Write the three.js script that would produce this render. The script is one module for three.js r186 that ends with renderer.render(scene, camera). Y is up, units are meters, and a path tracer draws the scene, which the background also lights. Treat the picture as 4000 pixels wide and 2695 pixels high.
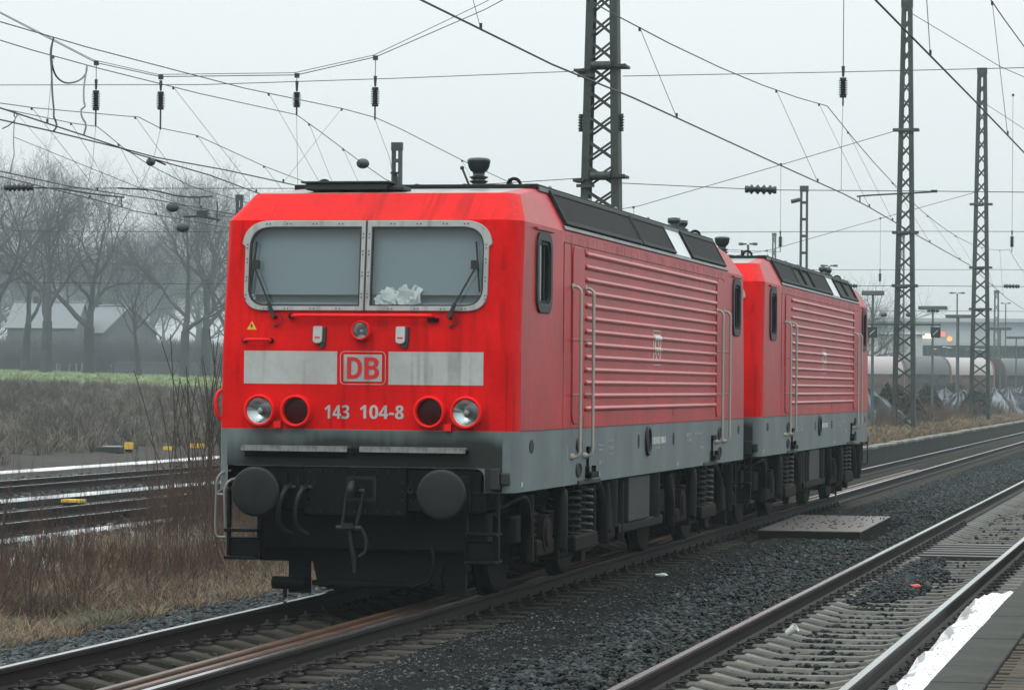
import * as THREE from 'three';
import { mergeGeometries, toCreasedNormals } from 'three/addons/utils/BufferGeometryUtils.js';
import { RoundedBoxGeometry } from 'three/addons/geometries/RoundedBoxGeometry.js';
import { FontLoader } from 'three/addons/loaders/FontLoader.js';
import { TextGeometry } from 'three/addons/geometries/TextGeometry.js';

// ---------------------------------------------------------------- camera, sky, sun, exposure, haze
const scene = new THREE.Scene();
const camera = new THREE.PerspectiveCamera(12.476, 1024 / 689, 0.5, 4000);
camera.rotation.order = 'YXZ';
camera.position.set(7.5694, 2.0419, 27.7424);
camera.rotation.set(0.0127, 0.2151, 0.0094);

const renderer = new THREE.WebGLRenderer({ antialias: true });
renderer.toneMapping = THREE.LinearToneMapping;
renderer.toneMappingExposure = 1.0;
renderer.shadowMap.enabled = true;

const SKY_ZENITH = 2.36;
{ // even overcast: three times brighter overhead than at the horizon
  const w = 128, h = 64, d = new Float32Array(w * h * 4);
  for (let j = 0; j < h; j++) {
    const e = ((j + 0.5) / h - 0.5) * Math.PI, s = Math.sin(e);
    for (let i = 0; i < w; i++) {
      let L = s > 0 ? SKY_ZENITH * (1 + 2 * s) / 3 : SKY_ZENITH / 3 * Math.max(0.2, 1 + s * 6);
      const k = (j * w + i) * 4;
      d[k] = L * 0.945; d[k + 1] = L * 1.0; d[k + 2] = L * 1.01; d[k + 3] = 1;
    }
  }
  const t = new THREE.DataTexture(d, w, h, THREE.RGBAFormat, THREE.FloatType);
  t.mapping = THREE.EquirectangularReflectionMapping; t.magFilter = t.minFilter = THREE.LinearFilter; t.needsUpdate = true;
  scene.background = t; scene.environment = t;
}
const sun = new THREE.DirectionalLight(0xfff6ea, 0.7);
sun.position.set(-14, 60, 42); sun.target.position.set(0, 0, -10);
sun.castShadow = true; sun.shadow.radius = 40; sun.shadow.mapSize.set(2048, 2048);
Object.assign(sun.shadow.camera, { left: -60, right: 60, top: 60, bottom: -60, near: 1, far: 260 });
scene.add(sun, sun.target);
scene.fog = new THREE.FogExp2(0xe0f2f6, 0.00050);

// ---------------------------------------------------------------- helpers
function rng(seed) { let a = seed >>> 0; return () => { a = (a + 0x6D2B79F5) | 0; let t = Math.imul(a ^ (a >>> 15), 1 | a); t = (t + Math.imul(t ^ (t >>> 7), 61 | t)) ^ t; return ((t ^ (t >>> 14)) >>> 0) / 4294967296; }; }
const V = (x, y, z) => new THREE.Vector3(x, y, z);
const lerp = (a, b, t) => a + (b - a) * t;
const clamp = (x, a, b) => Math.min(b, Math.max(a, x));
const sstep = (a, b, x) => { const t = clamp((x - a) / (b - a), 0, 1); return t * t * (3 - 2 * t); };
const used = {};
function numbered(name) { const n = used[name] = (used[name] ?? -1) + 1; return n ? `${name}_${String(n).padStart(3, '0')}` : name; }
function tag(o, label, category, group, kind) {
  if (label) o.userData.label = label; if (category) o.userData.category = category;
  if (group) o.userData.group = group; if (kind) o.userData.kind = kind; return o;
}
function thing(name, label, category, pos = [0, 0, 0], group, turn = 0) {
  const o = new THREE.Group(); o.name = numbered(name); o.position.set(...pos); o.rotation.y = turn; scene.add(o);
  return tag(o, label, category, group);
}
function boxUV(g) { // uv in metres from the dominant normal axis
  const p = g.attributes.position, n = g.attributes.normal, uv = new Float32Array(p.count * 2);
  for (let i = 0; i < p.count; i++) {
    const ax = Math.abs(n.getX(i)), ay = Math.abs(n.getY(i)), az = Math.abs(n.getZ(i));
    let u, v;
    if (ay >= ax && ay >= az) { u = p.getX(i); v = p.getZ(i); } else if (ax >= az) { u = p.getZ(i); v = p.getY(i); } else { u = p.getX(i); v = p.getY(i); }
    uv[2 * i] = u; uv[2 * i + 1] = v;
  }
  g.setAttribute('uv', new THREE.BufferAttribute(uv, 2)); return g;
}
function clean(g) {
  if (g.index) g = g.toNonIndexed();
  for (const k of Object.keys(g.attributes)) if (!['position', 'normal', 'uv'].includes(k)) g.deleteAttribute(k);
  if (!g.attributes.normal) g.computeVertexNormals();
  g.clearGroups?.(); return g;
}
function mirrorX(g) { // mirrored copy with winding kept outward
  const c = clean(g.clone()), p = c.attributes.position, n = c.attributes.normal;
  for (let i = 0; i < p.count; i++) { p.setX(i, -p.getX(i)); n.setX(i, -n.getX(i)); }
  for (let i = 0; i < p.count; i += 3) for (const a of [p, n]) {
    const x = a.getX(i + 1), y = a.getY(i + 1), z = a.getZ(i + 1);
    a.setXYZ(i + 1, a.getX(i + 2), a.getY(i + 2), a.getZ(i + 2)); a.setXYZ(i + 2, x, y, z);
  }
  return c;
}
const UP = V(0, 1, 0);
function frameAt(p, q) { // matrix: y axis along p->q, origin at the middle
  const d = q.clone().sub(p), m = new THREE.Matrix4();
  m.compose(p.clone().add(q).multiplyScalar(0.5), new THREE.Quaternion().setFromUnitVectors(UP, d.clone().normalize()), V(1, 1, 1)); return m;
}
class MB {
  constructor() { this.g = []; }
  add(g, m) { g = clean(g); if (m) g.applyMatrix4(m); this.g.push(g); return this; }
  box(cx, cy, cz, sx, sy, sz, rx = 0, ry = 0, rz = 0) {
    const m = new THREE.Matrix4().compose(V(cx, cy, cz), new THREE.Quaternion().setFromEuler(new THREE.Euler(rx, ry, rz)), V(1, 1, 1));
    return this.add(new THREE.BoxGeometry(sx, sy, sz), m);
  }
  bb(x0, x1, y0, y1, z0, z1) { return this.box((x0 + x1) / 2, (y0 + y1) / 2, (z0 + z1) / 2, Math.abs(x1 - x0), Math.abs(y1 - y0), Math.abs(z1 - z0)); }
  rb(x0, x1, y0, y1, z0, z1, r = 0.015) {
    const sx = Math.abs(x1 - x0), sy = Math.abs(y1 - y0), sz = Math.abs(z1 - z0);
    return this.add(new RoundedBoxGeometry(sx, sy, sz, 2, Math.min(r, sx / 2.1, sy / 2.1, sz / 2.1)), new THREE.Matrix4().makeTranslation((x0 + x1) / 2, (y0 + y1) / 2, (z0 + z1) / 2));
  }
  cyl(p, q, r0, r1 = r0, n = 10, open = false) { return this.add(new THREE.CylinderGeometry(r1, r0, p.distanceTo(q), n, 1, open), frameAt(p, q)); }
  bar(p, q, w, h = w) { // box beam, w across x-ish, h across z-ish
    return this.add(new THREE.BoxGeometry(w, p.distanceTo(q), h), frameAt(p, q));
  }
  tube(pts, r, n = 6, seg = 0) { return this.add(new THREE.TubeGeometry(new THREE.CatmullRomCurve3(pts, false, 'centripetal'), seg || Math.max(2, (pts.length - 1) * 4), r, n)); }
  path(pts, r, n = 6) { for (let i = 0; i + 1 < pts.length; i++) this.cyl(pts[i], pts[i + 1], r, r, n); return this; }
  torus(c, R, r, axis = 'z', n = 8, m = 28) {
    const g = new THREE.TorusGeometry(R, r, n, m); if (axis === 'y') g.rotateX(Math.PI / 2); if (axis === 'x') g.rotateY(Math.PI / 2);
    return this.add(g, new THREE.Matrix4().makeTranslation(c.x, c.y, c.z));
  }
  lathe(pts, p, q, n = 16) { // pts: [r, t] along p -> q, t in metres from p
    const g = new THREE.LatheGeometry(pts.map(([r, t]) => new THREE.Vector2(Math.max(r, 1e-4), t)), n);
    const m = new THREE.Matrix4().compose(p, new THREE.Quaternion().setFromUnitVectors(UP, q.clone().sub(p).normalize()), V(1, 1, 1));
    return this.add(g, m);
  }
  coil(p, h, R, r, turns, n = 6) {
    const pts = []; const N = turns * 14; for (let i = 0; i <= N; i++) { const a = i / 14 * Math.PI * 2; pts.push(V(p.x + R * Math.cos(a), p.y + h * i / N, p.z + R * Math.sin(a))); }
    return this.add(new THREE.TubeGeometry(new THREE.CatmullRomCurve3(pts), N, r, n));
  }
  ext(shape, depth, m, bevel = 0) {
    return this.add(new THREE.ExtrudeGeometry(shape, { depth, bevelEnabled: bevel > 0, bevelSize: bevel, bevelThickness: bevel, bevelSegments: 1, curveSegments: 10 }), m);
  }
  mirror() { this.g.push(...this.g.map(mirrorX)); return this; }
  geo() { const g = mergeGeometries(this.g.map(x => { boxUV(x); return x; }), false); return g; }
  build(name, mat, parent = scene) {
    const m = new THREE.Mesh(this.geo(), mat); m.name = parent === scene ? numbered(name) : name; m.castShadow = m.receiveShadow = true; parent.add(m); return m;
  }
}
function mesh(name, geo, mat, parent = scene) {
  const m = new THREE.Mesh(geo, mat); m.name = parent === scene ? numbered(name) : name; m.castShadow = m.receiveShadow = true; parent.add(m); return m;
}
function poly(pts) { const s = new THREE.Shape(); pts.forEach(([x, y], i) => i ? s.lineTo(x, y) : s.moveTo(x, y)); s.closePath(); return s; }
function rrect(x0, y0, x1, y1, r, Cls = THREE.Shape) { // r: number or [bl, br, tr, tl]
  const [a, b, c, d] = Array.isArray(r) ? r : [r, r, r, r], s = new Cls();
  s.moveTo(x0 + a, y0); s.lineTo(x1 - b, y0); if (b) s.absarc(x1 - b, y0 + b, b, -Math.PI / 2, 0); s.lineTo(x1, y1 - c); if (c) s.absarc(x1 - c, y1 - c, c, 0, Math.PI / 2);
  s.lineTo(x0 + d, y1); if (d) s.absarc(x0 + d, y1 - d, d, Math.PI / 2, Math.PI); s.lineTo(x0, y0 + a); if (a) s.absarc(x0 + a, y0 + a, a, Math.PI, Math.PI * 1.5); return s;
}
// ---------------------------------------------------------------- noise and textures
function hash(x, y, s) { let h = Math.imul(x, 374761393) + Math.imul(y, 668265263) + Math.imul(s, 2147483647); h = Math.imul(h ^ (h >>> 13), 1274126177); return ((h ^ (h >>> 16)) >>> 0) / 4294967296; }
function vnoise(x, y, per, s) { // tileable value noise, period per (0: none)
  const xi = Math.floor(x), yi = Math.floor(y), fx = x - xi, fy = y - yi, w = per ? (a => ((a % per) + per) % per) : (a => a);
  const sx = fx * fx * (3 - 2 * fx), sy = fy * fy * (3 - 2 * fy);
  return lerp(lerp(hash(w(xi), w(yi), s), hash(w(xi + 1), w(yi), s), sx), lerp(hash(w(xi), w(yi + 1), s), hash(w(xi + 1), w(yi + 1), s), sx), sy);
}
function fbm(u, v, f, oct, s) { let a = 0, k = 0.5, t = 0; for (let i = 0; i < oct; i++) { a += k * vnoise(u * f, v * f, f, s + i); t += k; f *= 2; k *= 0.55; } return a / t; }
function texture(n, tile, fn, srgb = true, tileV = tile) { // fn(u, v) -> [r, g, b] 0..1, drawn once per tile metres
  const d = new Uint8Array(n * n * 4);
  for (let j = 0; j < n; j++) for (let i = 0; i < n; i++) { const c = fn(i / n, j / n), k = (j * n + i) * 4; d[k] = clamp(c[0], 0, 1) * 255; d[k + 1] = clamp(c[1], 0, 1) * 255; d[k + 2] = clamp(c[2], 0, 1) * 255; d[k + 3] = 255; }
  const t = new THREE.DataTexture(d, n, n); t.wrapS = t.wrapT = THREE.RepeatWrapping; t.magFilter = THREE.LinearFilter; t.minFilter = THREE.LinearMipmapLinearFilter; t.generateMipmaps = true;
  if (srgb) t.colorSpace = THREE.SRGBColorSpace; t.repeat.set(1 / tile, 1 / tileV); t.needsUpdate = true; return t;
}
const g1 = v => [v, v, v];
const T = {
  paint: texture(512, 3.1, (u, v) => { // weathered paint: soft blotches and rain streaks
    const st = fbm(u, v * 0.12, 48, 2, 11) , bl = fbm(u, v, 6, 4, 3), sp = fbm(u, v, 90, 2, 8);
    const k = 0.80 + 0.20 * bl - 0.12 * sstep(0.58, 0.85, st) - 0.06 * sp; return [k, k * (0.97 + 0.05 * bl), k * (0.97 + 0.05 * bl)];
  }),
  faded: texture(512, 4.3, (u, v) => { // sun-faded side paint with pale washed streaks
    const st = fbm(u, v * 0.08, 60, 3, 21), bl = fbm(u, v, 5, 4, 13), sp = fbm(u, v, 100, 2, 18);
    const w = 0.22 * sstep(0.56, 0.78, st) * sstep(0.3, 0.6, bl) + 0.07 * bl, k = 0.74 + 0.24 * bl - 0.07 * sp; return [k + w * 0.4, k * 0.93 + w, k * 0.95 + w];
  }),
  grime: texture(512, 2.3, (u, v) => { const bl = fbm(u, v, 5, 5, 31), st = fbm(u, v * 0.15, 40, 2, 37), k = 0.62 + 0.5 * (bl - 0.3) - 0.16 * sstep(0.55, 0.8, st); return [k, k * 1.0, k * 0.99]; }),
  skirt: texture(512, 2.9, (u, v) => { const bl = fbm(u, v, 5, 5, 33), st = fbm(u, v * 0.15, 30, 2, 39), k = 0.80 + 0.25 * (bl - 0.4) - 0.07 * sstep(0.6, 0.85, st); return [k, k * (1.0 + 0.02 * (bl - 0.5)), k * (0.99 - 0.06 * (bl - 0.4))]; }),
  rough: texture(256, 1.3, (u, v) => g1(0.35 + 0.6 * fbm(u, v, 8, 5, 41)), false),
  rust: texture(512, 1.1, (u, v) => { const a = fbm(u, v, 7, 5, 51), b = fbm(u, v, 40, 3, 55), k = 0.55 + 0.5 * a; return [k, k * (0.86 + 0.16 * b), k * (0.78 + 0.22 * b)]; }),
  concrete: texture(512, 1.7, (u, v) => { const a = fbm(u, v, 6, 5, 61), b = fbm(u, v, 80, 2, 65), k = 0.62 + 0.35 * a + 0.16 * (b - 0.5); return [k, k * 0.99, k * 0.965]; }),
  grit: texture(1024, 1.9, (u, v) => { const a = fbm(u, v, 120, 2, 71), b = fbm(u, v, 9, 4, 75), c = hash(Math.floor(u * 400), Math.floor(v * 400), 9); let k = 0.20 + 0.62 * a + 0.45 * (b - 0.5) + (c > 0.985 ? 0.45 : 0); return [k * 0.95, k, k * 1.02]; }),
  gritB: texture(512, 0.9, (u, v) => g1(fbm(u, v, 60, 3, 77)), false),
  soil: texture(1024, 7, (u, v) => { const a = fbm(u, v, 12, 6, 81), b = fbm(u, v, 100, 2, 85), k = 0.45 + 0.5 * (a - 0.4) + 0.3 * (b - 0.5); return [k * 1.02, k * (0.92 + 0.12 * a), k * 0.78]; }),
  bark: texture(256, 1.5, (u, v) => { const k = 0.6 + 0.4 * fbm(u, v * 0.25, 24, 3, 91); return [k, k, k * 0.96]; }),
  wood: texture(256, 0.6, (u, v) => { const k = 0.55 + 0.45 * fbm(u * 0.1, v, 40, 3, 95); return [k, k * 0.93, k * 0.86]; }),
  snow: texture(256, 0.7, (u, v) => { const k = 0.9 + 0.1 * fbm(u, v, 10, 4, 99), c = fbm(u, v, 60, 2, 101); const d = c > 0.735 ? 0.4 : 1; return [k * d, k * d, k * d]; }),
};
const rep = (t, s) => { const c = t.clone(); c.repeat.set(1 / s, 1 / s); c.needsUpdate = true; return c; };
const lin = (r, g, b) => new THREE.Color().setRGB(r, g, b);
const std = (c, roughness, o = {}) => new THREE.MeshStandardMaterial({ color: Array.isArray(c) ? lin(...c) : c, roughness, ...o });
const phy = (c, roughness, o = {}) => new THREE.MeshPhysicalMaterial({ color: Array.isArray(c) ? lin(...c) : c, roughness, ...o });
const M = {
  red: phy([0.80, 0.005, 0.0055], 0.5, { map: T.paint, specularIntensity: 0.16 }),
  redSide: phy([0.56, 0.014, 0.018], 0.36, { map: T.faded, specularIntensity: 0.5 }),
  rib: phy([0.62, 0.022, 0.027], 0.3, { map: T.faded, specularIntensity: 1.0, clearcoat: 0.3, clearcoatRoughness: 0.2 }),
  redTrim: phy([0.75, 0.006, 0.006], 0.4, { specularIntensity: 0.4 }),
  grey: phy([0.17, 0.215, 0.23], 0.5, { map: T.skirt }),
  greyDark: std([0.028, 0.032, 0.032], 0.6, { map: T.grime }),
  iron: phy([0.0035, 0.0043, 0.0045], 0.6, { map: T.grime, specularIntensity: 0.3 }),
  ironPale: phy([0.016, 0.020, 0.022], 0.5, { map: T.grime, specularIntensity: 0.6 }),
  black: std([0.008, 0.009, 0.009], 0.75),
  rubber: std([0.012, 0.014, 0.015], 0.55),
  trim: std([0.42, 0.45, 0.44], 0.4, { map: T.paint }),
  white: std([0.50, 0.54, 0.525], 0.45, { map: T.paint }),
  letter: std([0.62, 0.64, 0.62], 0.5),
  letterDim: std([0.30, 0.34, 0.34], 0.6),
  stepRail: std([0.17, 0.175, 0.165], 0.4),
  letterRed: phy([0.50, 0.006, 0.007], 0.45),
  rail_pale: std([0.36, 0.35, 0.31], 0.45),
  louvre: phy([0.012, 0.0145, 0.015], 0.65, { map: T.grime, specularIntensity: 0.25 }),
  louvreFrame: phy([0.014, 0.017, 0.018], 0.6, { specularIntensity: 0.3 }),
  roof: std([0.10, 0.11, 0.112], 0.22, { map: T.grime }),
  roofWhite: std([0.62, 0.66, 0.68], 0.35),
  gutter: std([0.22, 0.27, 0.28], 0.4, { map: T.grime }),
  blind: std([0.17, 0.215, 0.225], 0.8),
  paper: std([0.50, 0.53, 0.51], 0.9),
  glass: phy([0.86, 0.92, 0.94], 0.03, { transmission: 1, thickness: 0, ior: 1.5 }),
  lensGlass: phy([0.95, 0.98, 0.98], 0.06, { transmission: 1, thickness: 0, ior: 1.5 }),
  reflector: std([0.42, 0.46, 0.46], 0.16, { metalness: 1 }),
  redGlass: phy([0.035, 0.0012, 0.0015], 0.25, { specularIntensity: 0.35 }),
  steel: std([0.55, 0.57, 0.57], 0.24, { metalness: 1 }),
  railSide: phy([0.017, 0.0135, 0.012], 0.6, { map: T.rust, specularIntensity: 0.35 }),
  railRust: std([0.085, 0.038, 0.018], 0.6, { map: T.rust }),
  railRustTop: std([0.15, 0.085, 0.05], 0.4, { map: T.rust, metalness: 0.3 }),
  clip: std([0.014, 0.013, 0.012], 0.6, { map: T.rust }),
  concrete: phy([0.21, 0.218, 0.21], 0.8, { map: T.concrete, specularIntensity: 0.4 }),
  concreteDirty: phy([0.052, 0.050, 0.043], 0.85, { map: T.concrete, specularIntensity: 0.3 }),
  sleeperWood: std([0.035, 0.038, 0.042], 0.45, { map: T.wood }),
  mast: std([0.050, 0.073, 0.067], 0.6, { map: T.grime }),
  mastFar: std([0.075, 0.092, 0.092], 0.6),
  wire: std([0.020, 0.024, 0.026], 0.5),
  wireGrey: std([0.12, 0.14, 0.145], 0.5),
  insul: std([0.016, 0.022, 0.023], 0.3),
  oval: std([0.03, 0.045, 0.043], 0.55),
  bark: std([0.040, 0.042, 0.042], 0.9, { map: T.bark }),
  twig: std([0.044, 0.046, 0.046], 0.9),
  stemBrown: std([0.045, 0.032, 0.026], 0.85),
  snow: std([0.84, 0.86, 0.88], 0.7, { map: T.snow, bumpMap: T.gritB, bumpScale: 0.01 }),
  ground: std([0.065, 0.055, 0.042], 0.95, { map: T.soil }),
  ballast: phy([0.017, 0.020, 0.021], 0.85, { map: T.grit, bumpMap: T.gritB, bumpScale: 0.02, specularIntensity: 0.08 }),
  grit: phy([0.016, 0.0185, 0.019], 0.75, { map: T.grit, bumpMap: T.gritB, bumpScale: 0.008, specularIntensity: 0.10 }),
  yellow: std([0.62, 0.40, 0.03], 0.5),
};
// ---------------------------------------------------------------- the ground
const PROF = [[-900, 9], [-300, 5.5], [-130, 3.1], [-80, 2.0], [-45, 1.05], [-30, 0.1], [-23, -0.42], [-9, -0.55], [-3.9, -0.52], [-3.1, -0.44], [-1.2, -0.34], [6, -0.36], [60, -0.36], [700, 0]];
function groundY(x, z) {
  let i = 0; while (i < PROF.length - 2 && x > PROF[i + 1][0]) i++;
  const [a, b] = PROF[i], [c, d] = PROF[i + 1]; let y = lerp(b, d, clamp((x - a) / (c - a), 0, 1));
  const bank = sstep(-9.5, -8, x) * (1 - sstep(-3.9, -3.2, x)), far = 1 - sstep(-32, -24, x);
  y += (vnoise(x * 0.5 + 90, z * 0.5 + 40, 0, 5) - 0.5) * 0.22 * bank + (vnoise(x * 0.05 + 70, z * 0.05 + 40, 0, 6) - 0.5) * 0.5 * far;
  return y;
}
{
  const xs = [-900, -500, -300, -220, -170], zs = [];
  for (let x = -140; x < -26; x += 4) xs.push(x); for (let x = -26; x < 8; x += 0.5) xs.push(x); xs.push(8, 12, 20, 40, 80, 200, 400, 700);
  for (let z = 60; z > 14; z -= 6) zs.push(z); for (let z = 14; z > -60; z -= 0.75) zs.push(z); for (let z = -60; z > -300; z -= 6) zs.push(z); zs.push(-300, -360, -440, -600, -900);
  const nx = xs.length, nz = zs.length, p = [], uv = [], col = [], idx = [];
  for (const z of zs) for (const x of xs) {
    p.push(x, groundY(x, z), z); uv.push(x, z);
    // field grass beyond the tracks, brown scrub soil nearer
    const g = Math.max(1 - sstep(-74, -58, x), (1 - sstep(-48, -42, x)) * (1 - sstep(-150, -135, z))), n = vnoise(x * 0.3 + 50, z * 0.3, 0, 15);
    const c = [lerp(0.95, 1.35, g) + 0.15 * (n - 0.5), lerp(0.86, 2.0, g) + 0.15 * (n - 0.5), lerp(0.80, 0.75, g)];
    col.push(...c);
  }
  for (let j = 0; j < nz - 1; j++) for (let i = 0; i < nx - 1; i++) { const a = j * nx + i, b = a + 1, c = a + nx, d = c + 1; idx.push(a, b, c, b, d, c); }
  const g = new THREE.BufferGeometry(); g.setAttribute('position', new THREE.Float32BufferAttribute(p, 3)); g.setAttribute('uv', new THREE.Float32BufferAttribute(uv, 2)); g.setAttribute('color', new THREE.Float32BufferAttribute(col, 3));
  g.setIndex(idx); g.computeVertexNormals();
  const m = M.ground.clone(); m.vertexColors = true;
  tag(mesh('ground', g, m), 'brown winter soil and pale green field around the tracks', null, null, 'structure');
}
// a bed whose top follows a height function, with skirts down into the ground
function bed(name, label, mat, xs, z0, z1, dz, hf) {
  const p = [], uv = [], idx = [], nx = xs.length + 2; let rows = 0;
  for (let z = z0; z >= z1 - 1e-6; z -= (typeof dz === 'function' ? dz(z) : dz)) {
    rows++; const X = [xs[0], ...xs, xs[xs.length - 1]];
    X.forEach((x, i) => { const e = i === 0 || i === nx - 1; p.push(x, e ? groundY(x, z) - 0.25 : hf(x, z), z); uv.push(x, z); });
  }
  for (let j = 0; j < rows - 1; j++) for (let i = 0; i < nx - 1; i++) { const a = j * nx + i, b = a + 1, c = a + nx, d = c + 1; idx.push(a, b, c, b, d, c); }
  const g = new THREE.BufferGeometry(); g.setAttribute('position', new THREE.Float32BufferAttribute(p, 3)); g.setAttribute('uv', new THREE.Float32BufferAttribute(uv, 2)); g.setIndex(idx); g.computeVertexNormals();
  return tag(mesh(name, g, mat), label, null, null, 'structure');
}
const range = (a, b, s) => { const r = []; for (let x = a; x <= b + 1e-6; x += s) r.push(+x.toFixed(3)); return r; };
const n2 = (x, z, f, s) => vnoise(x * f + 200, z * f + 300, 0, s) - 0.5;
const stepZ = z => z > -45 ? 0.3 : 3;
// right bed: from the shoulder left of track 1 across the six-foot to the platform wall
const X2 = 4.465;
const gritEdge = z => lerp(1.95, 2.6, sstep(-22, 8, z)) + 0.35 * n2(3, z, 0.45, 12) + 0.2 * n2(9, z, 1.7, 13);
function bedY(x, z) {
  let y = -0.235;
  if (x < -1.35) y = lerp(-0.235, -0.47, clamp((-1.35 - x) / 2.0, 0, 1));
  else if (x > 0.98 && x < 3.3) y = lerp(-0.215, -0.125, sstep(1.0, 1.7, x)) - 0.09 * sstep(2.85, 3.5, x);
  if (Math.abs(x) < 0.62) y = -0.262; if (x > X2 - 0.92 && x < X2 + 1.36) y = -0.285; else if (x > 3.3) y = -0.215;
  const coarse = (x < 0.95 || x > 1.9) ? 1 : 0.25;
  return y + n2(x, z, 3.1, 7) * 0.035 * coarse + n2(x, z, 9, 8) * 0.022 * coarse;
}
bed('ballast_bed', 'dark grey stone ballast under the two front tracks', M.ballast, range(-3.5, 6.35, 0.12), 18, -220, stepZ, bedY);
{ // finer grit path beside the locomotives
  bed('grit_path', 'strip of fine dark grit between locomotives and stones', M.grit, range(0.98, 2.9, 0.08), 18, -220, stepZ, (x, z) => bedY(x, z) + 0.016 * (1 - sstep(-0.1, 0.25, x - gritEdge(z))) - 0.006 - 0.03 * (x > 2.85 || x < 1.0 ? 1 : 0));
}
// left beds
const XL = [-11.45, -17.75];
bed('ballast_bed', 'dark ballast under the nearer pair of left tracks', M.ballast, range(-14.3, -9.2, 0.3), 10, -260, z => z > -60 ? 1.2 : 6, (x, z) => -0.40 - 0.2 * sstep(1.5, 2.3, Math.abs(x + 11.45)) + n2(x, z, 2, 9) * 0.05);
bed('ballast_bed', 'dark ballast under the farther of left tracks', M.ballast, range(-21.2, -15.0, 0.3), 10, -260, z => z > -60 ? 1.2 : 6, (x, z) => -0.40 - 0.12 * sstep(2.0, 3.2, Math.abs(x + 17.9)) + n2(x, z, 2, 10) * 0.05);

// ---------------------------------------------------------------- tracks
const RAIL = (() => { // half profile mirrored, rail top at y = 0
  const h = [[0.028, 0], [0.036, -0.010], [0.036, -0.038], [0.012, -0.052], [0.009, -0.080], [0.010, -0.135], [0.030, -0.152], [0.075, -0.160], [0.075, -0.172]];
  return poly([...h, ...h.slice().reverse().map(([x, y]) => [-x, y])]);
})();
function railGeo(L) { return clean(new THREE.ExtrudeGeometry(RAIL, { depth: L, bevelEnabled: false, steps: 1 })); }
function sleeperGeo() { // prestressed concrete: proud rail seats, dipped middle, tapered sides
  const S = [[-1.30, -0.205, 0.12], [-1.22, -0.185, 0.13], [-0.56, -0.178, 0.13], [-0.44, -0.205, 0.10], [-0.36, -0.222, 0.088], [0, -0.228, 0.082], [0.36, -0.222, 0.088], [0.44, -0.205, 0.10], [0.56, -0.178, 0.13], [1.22, -0.185, 0.13], [1.30, -0.205, 0.12]];
  const rows = S.map(([x, y, w]) => [[x, -0.40, w + 0.02], [x, y - 0.02, w * 0.97], [x, y, w * 0.82], [x, y, -w * 0.82], [x, y - 0.02, -w * 0.97], [x, -0.40, -w - 0.02]]);
  const pos = []; const quad = (a, b, c, d) => pos.push(...a, ...b, ...c, ...a, ...c, ...d);
  for (let i = 0; i < rows.length - 1; i++) for (let k = 0; k < 5; k++) quad(rows[i][k], rows[i + 1][k], rows[i + 1][k + 1], rows[i][k + 1]);
  for (const [r, f] of [[rows[0], 1], [rows[rows.length - 1], 0]]) for (let k = 1; k < 5; k++) f ? pos.push(...r[0], ...r[k], ...r[k + 1]) : pos.push(...r[0], ...r[k + 1], ...r[k]);
  const g = new THREE.BufferGeometry(); g.setAttribute('position', new THREE.Float32BufferAttribute(pos, 3)); g.computeVertexNormals();
  return boxUV(toCreasedNormals(g, 0.5));
}
const SLEEPER = sleeperGeo();
const CLIP = (() => { // angled guide plate, spring clip loops and screw for one rail side, outward +x, rail foot edge at x = 0
  const b = new MB();
  b.box(0.055, -0.166, 0, 0.10, 0.030, 0.15, 0, 0, -0.2); b.tube([V(-0.02, -0.146, 0.05), V(0.03, -0.132, 0.062), V(0.085, -0.128, 0.05), V(0.09, -0.135, 0.02), V(0.05, -0.128, 0), V(0.09, -0.135, -0.02), V(0.085, -0.128, -0.05), V(0.03, -0.132, -0.062), V(-0.02, -0.146, -0.05)], 0.0075, 5, 16);
  b.cyl(V(0.055, -0.165, 0), V(0.055, -0.118, 0), 0.026, 0.026, 8); b.cyl(V(0.055, -0.118, 0), V(0.055, -0.090, 0), 0.019, 0.017, 6); return b.geo();
})();
const CLIP_L = boxUV(mirrorX(CLIP));
function makeTrack(name, label, x, y, z0, z1, o = {}) {
  const t = thing(name, label, 'railway track', [x, y, 0], o.group);
  const L = z0 - z1, rg = railGeo(L), R = rng(o.seed || 5);
  for (const s of [-0.753, 0.753]) {
    const r = mesh('rail', boxUV(rg.clone()), M.railSide, t); r.position.set(s, 0, z1);
    const top = new MB().bb(-0.0285, 0.0285, -0.002, 0.0015, 0, L).build('running_surface', M.steel, r);
  }
  let n = 0;
  for (let z = z0 - 0.3; z > z1 && n < 290; z -= 0.61) {
    const wood = o.wood && z < o.wood[0] && z > o.wood[1];
    let s;
    if (wood) s = new MB().rb(-1.3, 1.3, -0.36, -0.180, -0.13, 0.13, 0.012).build('sleeper', M.sleeperWood, t), s.userData.label = 'dark wooden sleeper';
    else s = mesh('sleeper', SLEEPER, (o.mats || [M.concrete])[Math.floor(R() * (o.mats || [0]).length)], t);
    s.position.set((R() - 0.5) * 0.02, (R() - 0.5) * 0.006, z); s.rotation.y = (R() - 0.5) * 0.008; n++;
    if (o.clips && z > o.clips) for (const r of [-0.753, 0.753]) for (const k of [-1, 1]) { const c = mesh('rail_clip', k > 0 ? CLIP : CLIP_L, M.clip, s); c.position.set(r + k * 0.075, 0, 0); }
  }
  return t;
}
M.concreteA = M.concrete.clone(); M.concreteA.color.multiplyScalar(0.85); M.concreteB = M.concrete.clone(); M.concreteB.color = lin(0.20, 0.20, 0.185);
makeTrack('railway_track', 'track the two red locomotives stand on, with a spare pair of rails inside', 0, 0, 16, -160, { clips: -32, mats: [M.concreteDirty], seed: 3 });
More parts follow.
